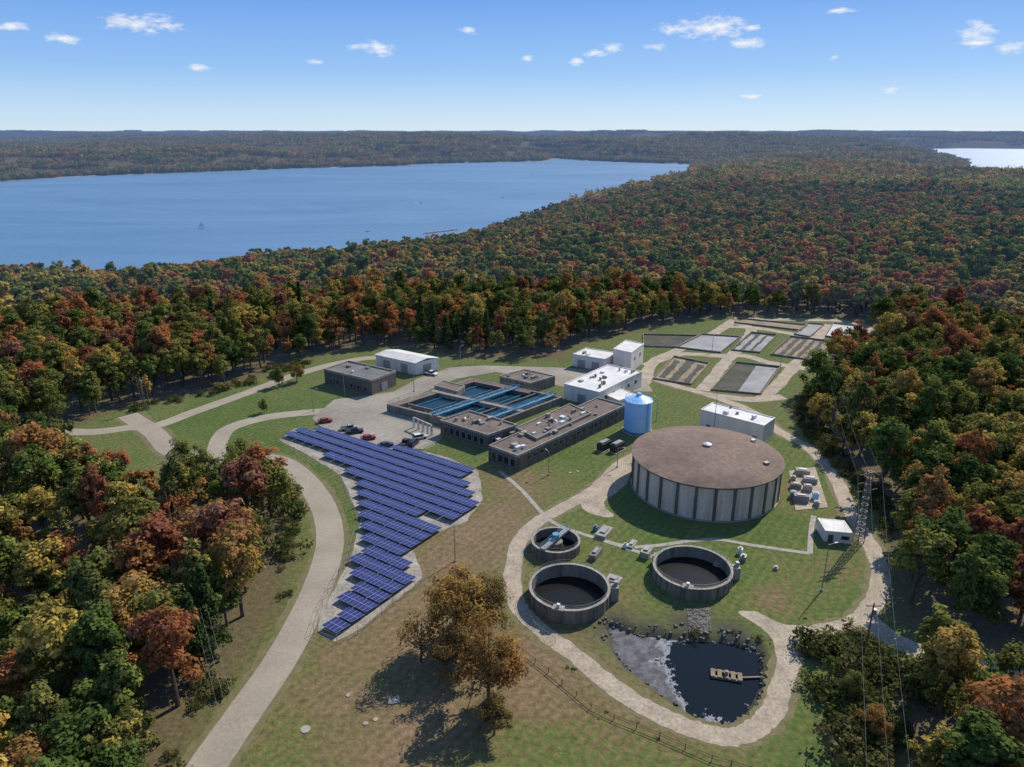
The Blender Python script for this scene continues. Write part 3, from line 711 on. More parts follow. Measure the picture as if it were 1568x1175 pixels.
for dd in (-0.25, 0.25): mb.beam((cx+(R_+.3)*math.cos(t)-dd*math.sin(t), cy+(R_+.3)*math.sin(t)+dd*math.cos(t), 0), (cx+(R_+.3)*math.cos(t)-dd*math.sin(t), cy+(R_+.3)*math.sin(t)+dd*math.cos(t), HE+1), 0.08, 0.08, 'bluedk')
for i in range(24):
    mb.beam((cx+(R_+.3)*math.cos(t)+.25*math.sin(t), cy+(R_+.3)*math.sin(t)-.25*math.cos(t), .4+i*.42), (cx+(R_+.3)*math.cos(t)-.25*math.sin(t), cy+(R_+.3)*math.sin(t)+.25*math.cos(t), .4+i*.42), 0.05, 0.05, 'bluedk')
mb.obj('ladder_and_rail', e)
def opentank(name, cx, cy, R_, H, walk=True, bridge=False, wk='concdark'):
    e = empty(name, cx, cy); mb = MB(); mb.ring((cx, cy), R_, R_-0.4, -0.2, H, 80, 'concdark', 'concdark'); mb.ring((cx, cy), R_+0.12, R_-0.45, H+0.003, H+0.14, 80, 'conc')
    for i in range(28):
        t = 2*math.pi*i/28; mb.obox((cx+math.cos(t)*(R_+.05), cy+math.sin(t)*(R_+.05)), t, .25, .3, 0, H-.1, 'concdark')
    mb.obj('tank_wall', e)
    mb = MB(); mb.cyl((cx, cy), R_-0.35, 0.03, 0.12, 60, 'tankwater'); mb.obj('water', e)
    mb = MB()
    for i in range(24):
        t, t2 = 2*math.pi*i/24, 2*math.pi*(i+1)/24; r = R_-0.1
        pA = (cx+r*math.cos(t), cy+r*math.sin(t)); pB = (cx+r*math.cos(t2), cy+r*math.sin(t2))
        mb.beam((*pA, H+.1), (*pA, H+1.1), 0.05, 0.05, 'steel')
        for zz in (H+.6, H+1.1): mb.beam((*pA, zz), (*pB, zz), 0.04, 0.04, 'steel')
    mb.obj('railings', e)
    mb = MB()
    if bridge:
        t = rad(55); dx, dy = math.cos(t), math.sin(t)
        mb.beam((cx-dx*R_, cy-dy*R_, H+.35), (cx+dx*R_, cy+dy*R_, H+.35), 1.3, 0.25, 'steel')
        for s_ in (-.65, .65):
            for zz in (H+.9, H+1.4): mb.beam((cx-dx*R_-dy*s_, cy-dy*R_+dx*s_, zz), (cx+dx*R_-dy*s_, cy+dy*R_+dx*s_, zz), 0.06, 0.06, 'bluesteel')
        mb.cyl((cx, cy), 0.8, H+.5, H+1.6, 14, 'bluesteel'); mb.cyl((cx, cy), 0.4, 0.2, H+.3, 10, 'steel')
        mb.cyl((cx, cy), 1.6, 0.8, 2.0, 24, 'concdark')
    else:
        t = rad(250); x, y = cx+math.cos(t)*(R_-.2), cy+math.sin(t)*(R_-.2); mb.obox((x, y), t, 1.6, 2.2, H+.16, H+.4, 'conc'); mb.obox((x, y), t, .6, .6, H+.4, H+1.2, 'white')
        t = rad(0); x, y = cx+math.cos(t)*(R_+1.0), cy+math.sin(t)*(R_+1.0); mb.obox((x, y), t, 1.6, 1.8, 0, H+.1, 'conc'); mb.obox((x+.3, y+.3), t, .7, .8, H+.1, H+1, 'steel')
    mb.obj('bridge_and_equipment', e)
opentank('sludge_thickener_tank', 9.9, 144.3, 5.5, 2.2, bridge=True)
opentank('sludge_holding_tank', 11.6, 125.4, 8.1, 3.0)
opentank('sludge_holding_tank', 38.2, 132.8, 8.2, 2.7)
mb = MB()
for (u, v, L, W, h, k) in [(925,818,5,2.6,.9,'conc'),(912,852,4,1.6,1.3,'concdark'),(990,850,3.5,2,1.5,'conc'),(1138,858,1.4,1.2,1.2,'steel'),(940,890,2.5,3,.7,'conc'),(968,835,3.5,1.4,.5,'conc'),
        (1098,865,2,1.2,.9,'conc'),(1133,848,1,1,1.4,'white'),(1188,872,1,1,.5,'conc'),(958,838,1,1,.8,'white'),(912,812,1,1,1.1,'bluesteel'),(1005,862,1.5,1.5,2.0,'steel')]:
    x, y = P(u, v); mb.obox((x, y), rad(60), L, W, 0, h, k)
    mb.obox((x, y), rad(60), L*.5, W*.5, h, h+.35, 'steel')
mb.obj('valve_vaults')
mb = MB(); mb.sheet([P(*x) for x in [(1052,932),(1086,930),(1090,966),(1056,970)]], 0.045, 'rock')
for i in range(160):
    x, y = P(1054+random.random()*34, 934+random.random()*36); s = random.uniform(.1, .3); mb.obox((x, y), random.random()*3, s*2, s*1.5, 0, s*.7, 'rock')
mb.obj('rock_spillway')
rx, ry = P(1112, 1036, -0.9); mb = MB()
for s_ in (-0.8, 0.8): mb.beam((-2.6, s_, 0.1), (2.6, s_, 0.1), 0.5, 0.5, 'bedtan')
for i in range(5): mb.beam((-2.3+i*1.15, -1.0, 0.42), (-2.3+i*1.15, 1.0, 0.42), 0.75, 0.12, 'bedtan')
mb.beam((2.6, 0, 0.3), (7.0, 1.4, 0.2), 0.25, 0.2, 'bedtan')
mb.beam((0, 0, 0.5), (0, 0, 1.2), 0.5, 0.5, 'conc'); mb.obj('dredge_raft', None, (rx, ry, -0.9), rad(-14))
mb = MB(); pd_ = [P(*x) for x in [(1208,722),(1248,716),(1268,778),(1218,782)]]; mb.prism(pd_, 0.0, 0.15, 'gravelroad')
for (u, v, L, W, h, k) in [(1228,727,3.6,2.2,1.5,'conc'),(1240,739,3.4,2.0,1.4,'bedgrey'),(1218,748,2.6,1.5,1.3,'concdark'),(1236,752,2.0,1.5,1.6,'conc'),(1226,768,3.6,1.6,1.7,'bedgrey'),(1248,765,1.4,1.2,1.8,'bluetank'),(1250,775,1.2,1.2,1.2,'steel'),(1214,762,1.5,1.5,1.6,'bluesteel'),(1214,736,1.2,1.0,1.2,'steel')]:
    x, y = P(u, v); mb.obox((x, y), rad(-12), L, W, 0.15, 0.15+h, k); mb.obox((x, y), rad(-12), L*.6, W*.5, 0.15+h, 0.35+h, 'steel'); mb.obox((x, y), rad(-12), L+.2, W+.2, 0.15, 0.35, 'steel')
mb.obj('electrical_equipment_yard')
mb = MB()
for u, v in [(603,1073),(468,1117),(575,1102),(560,1108),(533,1065),(885,722),(873,724)]:
    x, y = P(u, v); r = 1.1 if (u, v) in ((603,1073),) else 0.4
    if u == 468: r = .8
    if r > 1: mb.obox((x, y), 0.2, 2.0, 1.6, 0, 0.2, 'conc')
    else: mb.cyl((x, y), r, 0, 0.1, 16, 'conc')
mb.obj('manhole_slabs')
mb = MB()
for u, v in [(925,688),(945,690)]:
    x, y = P(u, v); mb.obox((x, y), rad(45), 4.5, 2.2, 0, 2.4, 'beddark'); mb.obox((x, y), rad(45), 3.5, 1.4, 2.4, 2.8, 'steel'); mb.obox((x, y), rad(45), 5.2, 2.9, 0, .2, 'conc')
mb.obj('transformer_cabinets')

# =============================================================== vehicles
def car(kind, u, v, ang_, paint):
    mb = MB(); L, W = (4.6, 1.8) if kind != 'pickup_truck' else (5.6, 2.0)
    def ext(pr, w, k, z=0, taper=0):
        n = len(pr); vs = [(x, -w/2+(taper if zz > .99 else 0), zz) for x, zz in pr]+[(x, w/2-(taper if zz > .99 else 0), zz) for x, zz in pr]
        mb.add(vs, [(i, (i+1) % n, n+(i+1) % n, n+i) for i in range(n)]+[tuple(reversed(range(n))), tuple(range(n, 2*n))], k)
    h = L/2
    ext([(-h, .35), (h, .35), (h+.04, .6), (h-.08, .85), (h-1.2, .98), (-h+.1, .98), (-h, .7)], W, paint)
    if kind == 'pickup_truck':
        ext([(-.6, .97), (1.5, .97), (1.0, 1.62), (.75, 1.68), (-.4, 1.68), (-.6, 1.6)], W-.1, 'glass', taper=.12)
        mb.add([(-.42, -.78, 1.70), (.8, -.78, 1.70), (.8, .78, 1.70), (-.42, .78, 1.70)], [(0, 1, 2, 3)], paint)
        mb.add([(-h+.15, -.8, .99), (-.75, -.8, .99), (-.75, .8, .99), (-h+.15, .8, .99)], [(0, 1, 2, 3)], 'black')
    else:
        b0 = -h+.1 if kind == 'sport_utility_vehicle' else -h+.7; hh = 1.68 if kind == 'sport_utility_vehicle' else 1.42
        ext([(b0, .97), (1.1, .97), (.45, hh-.05), (.2, hh), (b0+.5, hh), (b0+.3, hh-.05)], W-.1, 'glass', taper=.14)
        mb.add([(b0+.45, -.72, hh+.015), (.3, -.72, hh+.015), (.3, .72, hh+.015), (b0+.45, .72, hh+.015)], [(0, 1, 2, 3)], paint)
    for x in (-h+.9, h-.95):
        for s_ in (-1, 1): mb.tube([(x, s_*(W/2-.18), .34), (x, s_*(W/2+.02), .34)], [.34, .34], 14, 'black')
    for s_ in (-.6, .6):
        mb.beam((h-.02, s_, .7), (h+.05, s_, .7), .3, .14, 'white'); mb.beam((-h-.03, s_, .75), (-h+.05, s_, .75), .25, .14, 'red')
    x, y = P(u, v); mb.obj(kind, None, (x, y, 0.05), ang_)
car('parked_car', 498, 647, rad(20), 'red'); car('pickup_truck', 535, 658, rad(15), 'silver'); car('pickup_truck', 543, 663, rad(15), 'carblack'); car('parked_car', 564, 673, rad(18), 'red')
car('parked_car', 591, 684, rad(20), 'carblue'); car('pickup_truck', 621, 681, rad(70), 'carblack'); car('sport_utility_vehicle', 633, 682, rad(70), 'carblack'); car('sport_utility_vehicle', 643, 672, rad(25), 'white')
car('pickup_truck', 660, 574, rad(-30), 'white')

# =============================================================== poles
def lamp_post(u, v, h=9, ang_=0.0, name='street_lamp'):
    mb = MB(); mb.tube([(0, 0, 0), (0, 0, h)], [.13, .07], 8, 'steel'); mb.beam((0, 0, h-.1), (1.6, 0, h+.1), .07, .07, 'steel'); mb.beam((1.3, 0, h+.1), (2.1, 0, h+.12), .35, .14, 'steel'); mb.cyl((0, 0), .3, 0, .4, 10, 'conc')
    x, y = P(u, v); mb.obj(name, None, (x, y, 0), ang_)
for u, v, h, a_ in [(697,860,9,3.0),(528,606,9,0),(1258,905,11,0.3),(945,716,6,0),(840,728,7,2),(634,600,8,0),(705,560,8,1),(1195,560,8,1),(1005,645,8,2),(480,630,8,0),(1090,540,8,0)]: lamp_post(u, v, h, a_)
mb = MB(); x, y = P(1092, 668); mb.tube([(0, 0, 0), (0, 0, 14)], [.16, .05], 8, 'steel')
for i in range(4): mb.beam((-.5, 0, 10+i), (.5, 0, 10+i), .05, .05, 'steel')
mb.obj('antenna_mast', None, (x, y, 0))
def upole(u, v, h, kind='utility_pole', a_=0.0, xy=None):
    x, y = xy or P(u, v); mb = MB()
    if kind == 'lattice_power_tower':
        w0, w1 = .85, .4
        def cr(z): w = w0+(w1-w0)*z/h; return [(-w, -w, z), (w, -w, z), (w, w, z), (-w, w, z)]
        B0, B1 = cr(0), cr(h)
        for i in range(4): mb.beam(B0[i], B1[i], .13, .13, 'wood')
        nz = 11
        for k in range(nz):
            A_, B_ = cr(h*k/nz), cr(h*(k+1)/nz)
            for i in range(4):
                mb.beam(A_[i], B_[(i+1) % 4], .06, .06, 'steel'); mb.beam(A_[(i+1) % 4], B_[i], .06, .06, 'steel'); mb.beam(B_[i], B_[(i+1) % 4], .06, .06, 'steel')
        for zz in (h-.5, h-2.6, h-4.7): mb.beam((-2.8, 0, zz), (2.8, 0, zz), .18, .18, 'wood')
    else:
        mb.tube([(0, 0, 0), (0, 0, h)], [.2, .12], 8, 'wood'); mb.beam((-1.3, 0, h-.6), (1.3, 0, h-.6), .12, .15, 'wood'); mb.cyl((.4, 0), .3, h-2.4, h-1.3, 10, 'steel')
    for s_ in (-1.2, 0, 1.2): mb.cyl((s_, 0), .07, h-.5, h-.2, 6, 'white')
    mb.obj(kind, None, (x, y, 0), a_); return x, y
x1, y1 = upole(0, 0, 18, 'lattice_power_tower', 0.3, xy=(80, 147)); x2, y2 = upole(0, 0, 15, 'lattice_power_tower', 0.3, xy=P(1338, 1420, 0))
x3, y3 = upole(1322, 1010, 12)
x4, y4 = upole(0, 0, 13, 'utility_pole', 0.4, xy=P(250, 712, 12)); x5, y5 = upole(0, 0, 13, 'utility_pole', 0.4, xy=P(408, 1330, 10))
x6, y6 = upole(222, 628, 12)
x7, y7 = upole(0,0, 14, 'lattice_power_tower', 0.3, xy=(115, 250))
wires = MB()
def wire(a, b, sag):
    n = 14; pts = [(a[0]+(b[0]-a[0])*t, a[1]+(b[1]-a[1])*t, a[2]+(b[2]-a[2])*t-4*sag*t*(1-t)) for t in [i/n for i in range(n+1)]]
    wires.tube(pts, [.015]*(n+1), 4, 'steel')
for o_ in (-2.7, 0, 2.7):
    wire((x1+o_, y1, 17.2), (x2+o_, y2, 14.2), 1.5); wire((x1+o_, y1, 17.2), (x7+o_, y7, 13.4), 2)
for o_ in (-1.2, 0, 1.2): wire((x4+o_, y4, 12.6), (x5+o_, y5, 12.6), 1.5); wire((x4+o_, y4, 12.6), (x6+o_, y6, 11.6), 1.0)
wires.obj('power_lines')

# boats & dock
mb = MB(); mb.add([(-4, 0, 0), (-3.6, -1.4, .1), (2, -1.3, .1), (5, 0, .3), (2, 1.3, .1), (-3.6, 1.4, .1), (-3.6, -1.5, 1.1), (2, -1.4, 1.1), (5.4, 0, 1.4), (2, 1.4, 1.1), (-3.6, 1.5, 1.1)], [(1, 2, 7, 6), (2, 3, 8, 7), (3, 4, 9, 8), (4, 5, 10, 9), (5, 1, 6, 10), (6, 7, 8, 9, 10)], 'white')
mb.tube([(0.6, 0, 1), (0.6, 0, 9)], [.1, .06], 6, 'steel'); mb.add([(0.5, 0.02, 2), (-3.0, .5, 2.1), (0.5, 0, 8.8)], [(0, 1, 2)], 'white'); mb.add([(0.8, 0, 8), (4.6, 0, 1.6), (1.2, .4, 2)], [(0, 1, 2)], 'white')
x, y = P(308, 350, -40); mb.obj('sailboat', None, (x, y, -40), rad(30))
for u, v in [(645,311),(813,266),(563,355),(770,303)]:
    mb = MB(); mb.add([(-3, -1.1, .1), (2, -1.1, .1), (4, 0, .4), (2, 1.1, .1), (-3, 1.1, .1), (-3, -1.2, 1.0), (2, -1.3, 1.0), (4.3, 0, 1.3), (2, 1.3, 1.0), (-3, 1.2, 1.0)], [(0, 1, 6, 5), (1, 2, 7, 6), (2, 3, 8, 7), (3, 4, 9, 8), (4, 0, 5, 9), (5, 6, 7, 8, 9)], 'white')
    mb.obox((0, 0), 0, 2.0, 1.5, 1.0, 1.9, 'glass', 'white')
    if u != 563: mb.sheet([(-3.5, -.7), (-3.5, .7), (-14, 1.6), (-14, -1.6)], 0.05, 'white')
    x, y = P(u, v, -40); mb.obj('motorboat', None, (x, y, -40), rad(10))
mb = MB(); a_ = Vector(P(650, 358, -40)); b_ = Vector(P(700, 352, -40)); mb.beam((a_.x, a_.y, -39.3), (b_.x, b_.y, -39.3), 3, .5, 'concdark')
for i in range(9):
    c_ = a_.lerp(b_, i/8); mb.beam((c_.x, c_.y-8, -39.31), (c_.x, c_.y+8, -39.31), 1.2, .4, 'concdark')
    if i % 2: mb.obox((c_.x+2.5, c_.y+3), 1.57, 6, 2.2, -40, -38.9, 'conc')
mb.obj('boat_dock')

# =============================================================== trees
def leaves(rng, C, CR, nl, ls, squash=0.75, cc=None):
    n = len(C)*nl; c = np.repeat(C, nl, 0); cr = np.repeat(CR, nl)[:, None]
    d = rng.normal(size=(n, 3)); d /= np.linalg.norm(d, axis=1)[:, None]
    p = c+d*cr*(rng.uniform(.4, 1.08, (n, 1)))*np.array([1, 1, squash])
    if cc is None: o_ = 0
    else:
        o_ = p-cc; o_ = o_/np.maximum(np.linalg.norm(o_, axis=1)[:, None], .1)*.45
    nn = d*.7+o_+rng.normal(size=(n, 3))*.33+np.array([0, 0, .25]); nn /= np.linalg.norm(nn, axis=1)[:, None]
    t = np.cross(nn, rng.normal(size=(n, 3))); t /= np.linalg.norm(t, axis=1)[:, None]; s = np.cross(nn, t)
    a = ls*rng.uniform(.6, 1.3, (n, 1)); b = a*rng.uniform(.5, 1.0, (n, 1))
    v = np.stack([p-t*a, p-s*b*.9+t*a*.2, p+t*a, p+s*b+t*a*.1], 1).reshape(-1, 3)
    f = np.arange(n*4).reshape(-1, 4)
    return v, f
def finish(name, v, f, tint, crown, mb, leafkey):
    nb = len(mb.v); V = np.concatenate([np.array(mb.v).reshape(-1, 3), v]) if nb else v
    me = bpy.data.meshes.new(name)
    fl = list(mb.f)+[tuple(x) for x in (f+nb).tolist()]
    me.from_pydata(V.tolist(), [], fl)
    me.materials.append(M['bark']); me.materials.append(M[leafkey])
    me.polygons.foreach_set('material_index', [0]*len(mb.f)+[1]*len(f))
    for nm, arr in (('tint', tint), ('crown', crown)):
        a_ = me.attributes.new(nm, 'FLOAT', 'POINT'); full = np.zeros(len(V), np.float32); full[nb:] = arr; a_.data.foreach_set('value', full)
    me.update(); return me
def tree_mesh(name, seed, H, R, nc, nl, ls, kind='broad', leafkey='leaf', limbs=9, low=0.56):
    rng = np.random.default_rng(seed); mb = MB(); cc = None
    if kind == 'broad':
        d = rng.normal(size=(nc*3, 3)); d /= np.linalg.norm(d, axis=1)[:, None]; d = d[d[:, 2] > -0.6][:nc]; k = len(d)
        th = np.arctan2(d[:, 1], d[:, 0]); lob = 1+.2*np.sin(3*th+seed)+.12*np.sin(5*th+seed*2)
        r = rng.uniform(.3, 1, k)**.45*lob
        C = d*r[:, None]*np.array([R*.76, R*.76, H*(1-low)*.80])+np.array([rng.normal()*.3, rng.normal()*.3, H*low])
        CR = rng.uniform(.2, .36, k)*R; cc = np.array([0, 0, H*low*.9])
    else:
        k = nc; t = (np.arange(k)+.5)/k; t = t**.8; th = rng.uniform(0, 6.28, k)
        r = (1-t)*R*rng.uniform(.35, .85, k)
        C = np.stack([np.cos(th)*r, np.sin(th)*r, H*(.14+.84*t)], 1); CR = R*(.18+.3*(1-t))
    v, f = leaves(rng, C, CR, nl, ls, .75 if kind == 'broad' else .5, cc)
    tint = np.repeat(np.clip(rng.normal(.5, .24, len(C)), 0, 1), nl); tint = np.clip(tint+rng.normal(0, .13, len(tint)), 0, 1); tint = np.repeat(tint, 4)
    lean = rng.normal(size=2)*.3
    tp = [(0, 0, -1.2), (lean[0]*.3, lean[1]*.3, H*.25), (lean[0], lean[1], H*.5), (lean[0]*1.2, lean[1]*1.2, H*.8)]
    mb.tube(tp, [H*.022, H*.017, H*.011, H*.004], 7, 'bark')
    if kind == 'broad':
        for i in rng.choice(len(C), min(limbs, len(C)), replace=False):
            z0 = rng.uniform(.2, .45)*H; s = (lean[0]*z0/H, lean[1]*z0/H, z0); e_ = C[i]
            m_ = ((s[0]+e_[0])*.5, (s[1]+e_[1])*.5, (s[2]+e_[2])*.5-.3)
            mb.tube([s, m_, tuple(e_)], [H*.008, H*.005, H*.002], 5, 'bark')
    return finish(name, v, f, tint, 0.0, mb, leafkey)
def proto_coll(name, meshes):
    c = bpy.data.collections.new(name)
    for i, m_ in enumerate(meshes):
        o = bpy.data.objects.new('%s_%02d' % (name, i), m_); c.objects.link(o)
    return c
def scatter(name, pts, rz, sc, idx, coll):
    me = bpy.data.meshes.new(name); me.vertices.add(len(pts)); me.vertices.foreach_set('co', pts.astype(np.float32).ravel())
    a_ = me.attributes.new('rot', 'FLOAT_VECTOR', 'POINT'); r = np.zeros((len(pts), 3), np.float32); r[:, 2] = rz; a_.data.foreach_set('vector', r.ravel())
    a_ = me.attributes.new('scl', 'FLOAT_VECTOR', 'POINT'); a_.data.foreach_set('vector', sc.astype(np.float32).ravel())
    a_ = me.attributes.new('idx', 'INT', 'POINT'); a_.data.foreach_set('value', idx.astype(np.int32))
    o = bpy.data.objects.new(name, me); COL.objects.link(o)
    ng = bpy.data.node_groups.new(name, 'GeometryNodeTree')
    ng.interface.new_socket('Geometry', in_out='INPUT', socket_type='NodeSocketGeometry'); ng.interface.new_socket('Geometry', in_out='OUTPUT', socket_type='NodeSocketGeometry')
    gi = ng.nodes.new('NodeGroupInput'); go = ng.nodes.new('NodeGroupOutput'); ip = ng.nodes.new('GeometryNodeInstanceOnPoints'); ci = ng.nodes.new('GeometryNodeCollectionInfo')
    ci.inputs['Collection'].default_value = coll; ci.inputs['Separate Children'].default_value = True; ci.inputs['Reset Children'].default_value = True
    def attr(nm, dt, ty):
        n = ng.nodes.new('GeometryNodeInputNamedAttribute'); n.data_type = dt; n.inputs['Name'].default_value = nm
        for s in n.outputs:
            if s.name == 'Attribute' and s.type == ty: return s
        return n.outputs[0]
    L = ng.links.new
    L(gi.outputs[0], ip.inputs['Points']); L(ci.outputs[0], ip.inputs['Instance']); ip.inputs['Pick Instance'].default_value = True
    L(attr('idx', 'INT', 'INT'), ip.inputs['Instance Index']); L(attr('rot', 'FLOAT_VECTOR', 'VECTOR'), ip.inputs['Rotation']); L(attr('scl', 'FLOAT_VECTOR', 'VECTOR'), ip.inputs['Scale'])
    L(ip.outputs[0], go.inputs[0]); md = o.modifiers.new('scatter', 'NODES'); md.node_group = ng
    return o
near = [tree_mesh('n%d' % i, 100+i, H, R, nc, nl, .40) for i, (H, R, nc, nl) in enumerate([(19, 5.4, 42, 64), (20, 4.8, 40, 64), (16, 5.0, 36, 64), (19, 6.0, 48, 64), (17, 4.4, 32, 62), (21, 5.3, 44, 64)])]
near.append(tree_mesh('nb', 141, 17, 4.6, 26, 36, .3, limbs=18))
near.append(tree_mesh('nc', 140, 21, 3.8, 60, 44, .34, 'conifer', 'conif'))
mid = [tree_mesh('m%d' % i, 200+i, H, R, 22, 26, .80, limbs=2) for i, (H, R) in enumerate([(18, 5.4), (20, 5.0), (16, 5.0), (19, 6.0), (17, 4.6)])]
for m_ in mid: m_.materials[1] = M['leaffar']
NEAR = proto_coll('near_tree', near); MID = proto_coll('mid_tree', mid)
def far_patch(seed, S=90, sp_=10.5):
    rng = np.random.default_rng(seed); n = int(S/sp_)+1; g = (np.arange(n)+.5)*(S/n)-S/2
    gx_, gy_ = np.meshgrid(g, g); C = np.stack([gx_.ravel(), gy_.ravel(), np.full(n*n, 12.0)], 1); C[:, :2] += rng.uniform(-3, 3, (n*n, 2)); C[:, 2] += rng.uniform(-3.5, 3.5, n*n)
    CR = rng.uniform(4.2, 6.8, n*n); v, f = leaves(rng, C, CR, 36, 1.75, 1.1)
    tint = np.repeat(np.clip(rng.normal(.5, .25, len(C)), 0, 1), 36*4); crown = np.repeat(rng.uniform(0, 1, len(C)), 36*4)
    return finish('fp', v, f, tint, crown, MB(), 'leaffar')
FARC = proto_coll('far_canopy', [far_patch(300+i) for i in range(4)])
rng = np.random.default_rng(5)
def gridpts(r0, r1, s, half=50):
    g = np.arange(-r1, r1, s); gx_, gy_ = np.meshgrid(g, np.arange(0, r1, s)); x = gx_.ravel(); y = gy_.ravel()
    x = x+rng.uniform(-.42, .42, len(x))*s; y = y+rng.uniform(-.42, .42, len(y))*s
    r = np.hypot(x, y); a_ = np.degrees(np.arctan2(x, y)); k = (r > r0) & (r < r1) & (np.abs(a_) < half); return x[k], y[k]
def plant(name, r0, r1, s, coll, nvar, conif, sc0, sc1, marg=2.5, half=46):
    x, y = gridpts(r0, r1, s, half); z, dc, dl = height(x, y); k = (dc > marg) & (dl > 14); x, y, z = x[k], y[k], z[k]
    n = len(x); idx = rng.integers(0, nvar, n)
    if conif is not None:
        bx, by = P(670, 543); c = (np.hypot((x-bx)/2.4, y-by-8) < 12) & (rng.random(n) < .75); idx[c] = conif
        c = rng.random(n) < .01; idx[c] = conif
    s_ = rng.uniform(sc0, sc1, n); sc = np.stack([s_*rng.uniform(.9, 1.2, n), s_*rng.uniform(.9, 1.2, n), s_*rng.uniform(.85, 1.1, n)], 1)
    scatter(name, np.stack([x, y, z-.3], 1), rng.uniform(0, 6.28, n), sc, idx, coll); return n
n1_ = plant('forest_trees', 52, 400, 6.8, NEAR, 7, 7, .68, 1.1, 3.0)
n2_ = plant('forest_trees_midground', 400, 1250, 8.0, MID, 5, None, .75, 1.25)
x, y = gridpts(1240, 5500, 78, 46); z, dc, dl = height(x, y); k = dl > 42; x, y, z = x[k], y[k], z[k]; n = len(x)
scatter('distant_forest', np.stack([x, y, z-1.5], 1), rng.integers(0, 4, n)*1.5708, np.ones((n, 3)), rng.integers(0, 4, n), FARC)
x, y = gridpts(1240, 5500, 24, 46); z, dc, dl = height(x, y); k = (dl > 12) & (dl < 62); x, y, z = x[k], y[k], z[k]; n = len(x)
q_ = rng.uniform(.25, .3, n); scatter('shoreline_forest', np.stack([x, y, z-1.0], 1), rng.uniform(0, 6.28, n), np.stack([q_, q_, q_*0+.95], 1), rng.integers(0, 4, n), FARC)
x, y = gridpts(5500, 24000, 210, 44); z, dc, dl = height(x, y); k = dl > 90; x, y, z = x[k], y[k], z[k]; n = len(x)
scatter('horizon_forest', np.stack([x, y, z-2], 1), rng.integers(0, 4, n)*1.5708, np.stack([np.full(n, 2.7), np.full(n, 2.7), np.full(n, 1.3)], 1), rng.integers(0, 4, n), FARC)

def bush_mesh(seed, key='brush'):
    r_ = np.random.default_rng(seed); k = 9; C = r_.normal(size=(k, 3))*np.array([1.0, 1.0, .35])+np.array([0, 0, .9]); CR = r_.uniform(.6, 1.0, k)
    v, f = leaves(r_, C, CR, 45, .2); tint = np.repeat(np.clip(r_.normal(.5, .22, k), 0, 1), 180); return finish('bush', v, f, tint, 0.0, MB(), key)
BUSH = proto_coll('bush', [bush_mesh(400+i) for i in range(3)])
def bushes(name, px, s, keep=.8, s0=.6, s1=1.5, avoid=None, am=1.0, clump=False):
    poly = [P(*q) for q in px]; xs = [p_[0] for p_ in poly]; ys = [p_[1] for p_ in poly]
    gx_, gy_ = np.meshgrid(np.arange(min(xs), max(xs), s), np.arange(min(ys), max(ys), s)); x = gx_.ravel(); y = gy_.ravel()
    x = x+rng.uniform(-.5, .5, len(x))*s; y = y+rng.uniform(-.5, .5, len(y))*s
    k = inside(x, y, poly) & (rng.random(len(x)) < keep)
    if clump: k &= fbm(x/7, y/7, 3, 5.0) > .44
    if avoid is not None: k &= sdist(x, y, avoid) > am
    x, y = x[k], y[k]; z, _, _ = height(x, y); n = len(x); q_ = (s0+(s1-s0)*rng.random((n, 1))**2)*np.ones((1, 3))
    scatter(name, np.stack([x, y, z-.1], 1), rng.uniform(0, 6.28, n), q_, rng.integers(0, 3, n), BUSH)
bushes('brush_thicket', [(1240,985),(1320,980),(1350,1015),(1365,1080),(1385,1200),(1410,1400),(1290,1400),(1300,1190),(1262,1120),(1248,1060)], 1.7, .9, .5, 2.2, clump=True)
bushes('brush_thicket', [(1350,1015),(1400,1032),(1480,1052),(1500,1075),(1400,1075),(1362,1060)], 1.8, .9, .6, 2.4)
bushes('pond_bank_shrubs', [(925,940),(960,940),(1050,965),(1150,960),(1178,990),(1172,1040),(1150,1010),(1040,975),(960,965)], 1.3, .35, .2, .7, POND, .3, clump=True)
bushes('forest_edge_shrubs', [(440,748),(462,800),(459,860),(440,930),(392,1010),(335,1095),(268,1210),(200,1210),(290,1085),(345,1005),(400,930),(432,860),(434,800),(415,755)], 2.6, .6, .5, 2.2, clump=True)
bushes('roadside_shrubs', [(1225,610),(1245,600),(1285,690),(1350,760),(1375,860),(1362,862),(1330,770),(1265,700),(1222,655)], 2.2, .7, .6, 1.8)
bushes('verge_shrubs', [(190,626),(300,606),(395,578),(420,562),(470,556),(470,562),(400,585),(300,613),(200,632)], 2.2, .5, .6, 1.4)
bushes('grass_tussocks', [(820,975),(930,1060),(1060,1128),(1120,1140),(1150,1160),(900,1120),(800,1010)], 2.4, .35, .12, .3, clump=True)

def single(name, mesh, u, v, s, r=0.0, sz=None):
    o = bpy.data.objects.new(name, mesh); COL.objects.link(o); x, y = P(u, v); o.location = (x, y, 0); o.scale = (s, s, sz or s); o.rotation_euler = (0, 0, r)
l1 = tree_mesh('lawn_oak', 500, 17.5, 7.2, 62, 120, .25, leafkey='leafrust', limbs=30, low=.5)
l2 = tree_mesh('lawn_maple', 501, 16, 6.2, 54, 120, .25, leafkey='leafrust', limbs=26, low=.46)
l3 = tree_mesh('lawn_bare', 502, 11, 4.8, 30, 40, .2, leafkey='leafrust', limbs=30, low=.46)
l4 = tree_mesh('lawn_green', 503, 18, 5.8, 52, 120, .28, leafkey='leafolive', limbs=16, low=.5)
single('oak_tree', l1, 705, 985, 1.0); single('oak_tree', l1, 742, 968, .8, 2.0); single('maple_tree', l2, 748, 1070, 1.05, .5); single('maple_tree', l3, 645, 1012, 1.05, 1.0)
single('maple_tree', l2, 757, 1125, .52, 2.5); single('oak_tree', l2, 702, 1035, .72, 3)
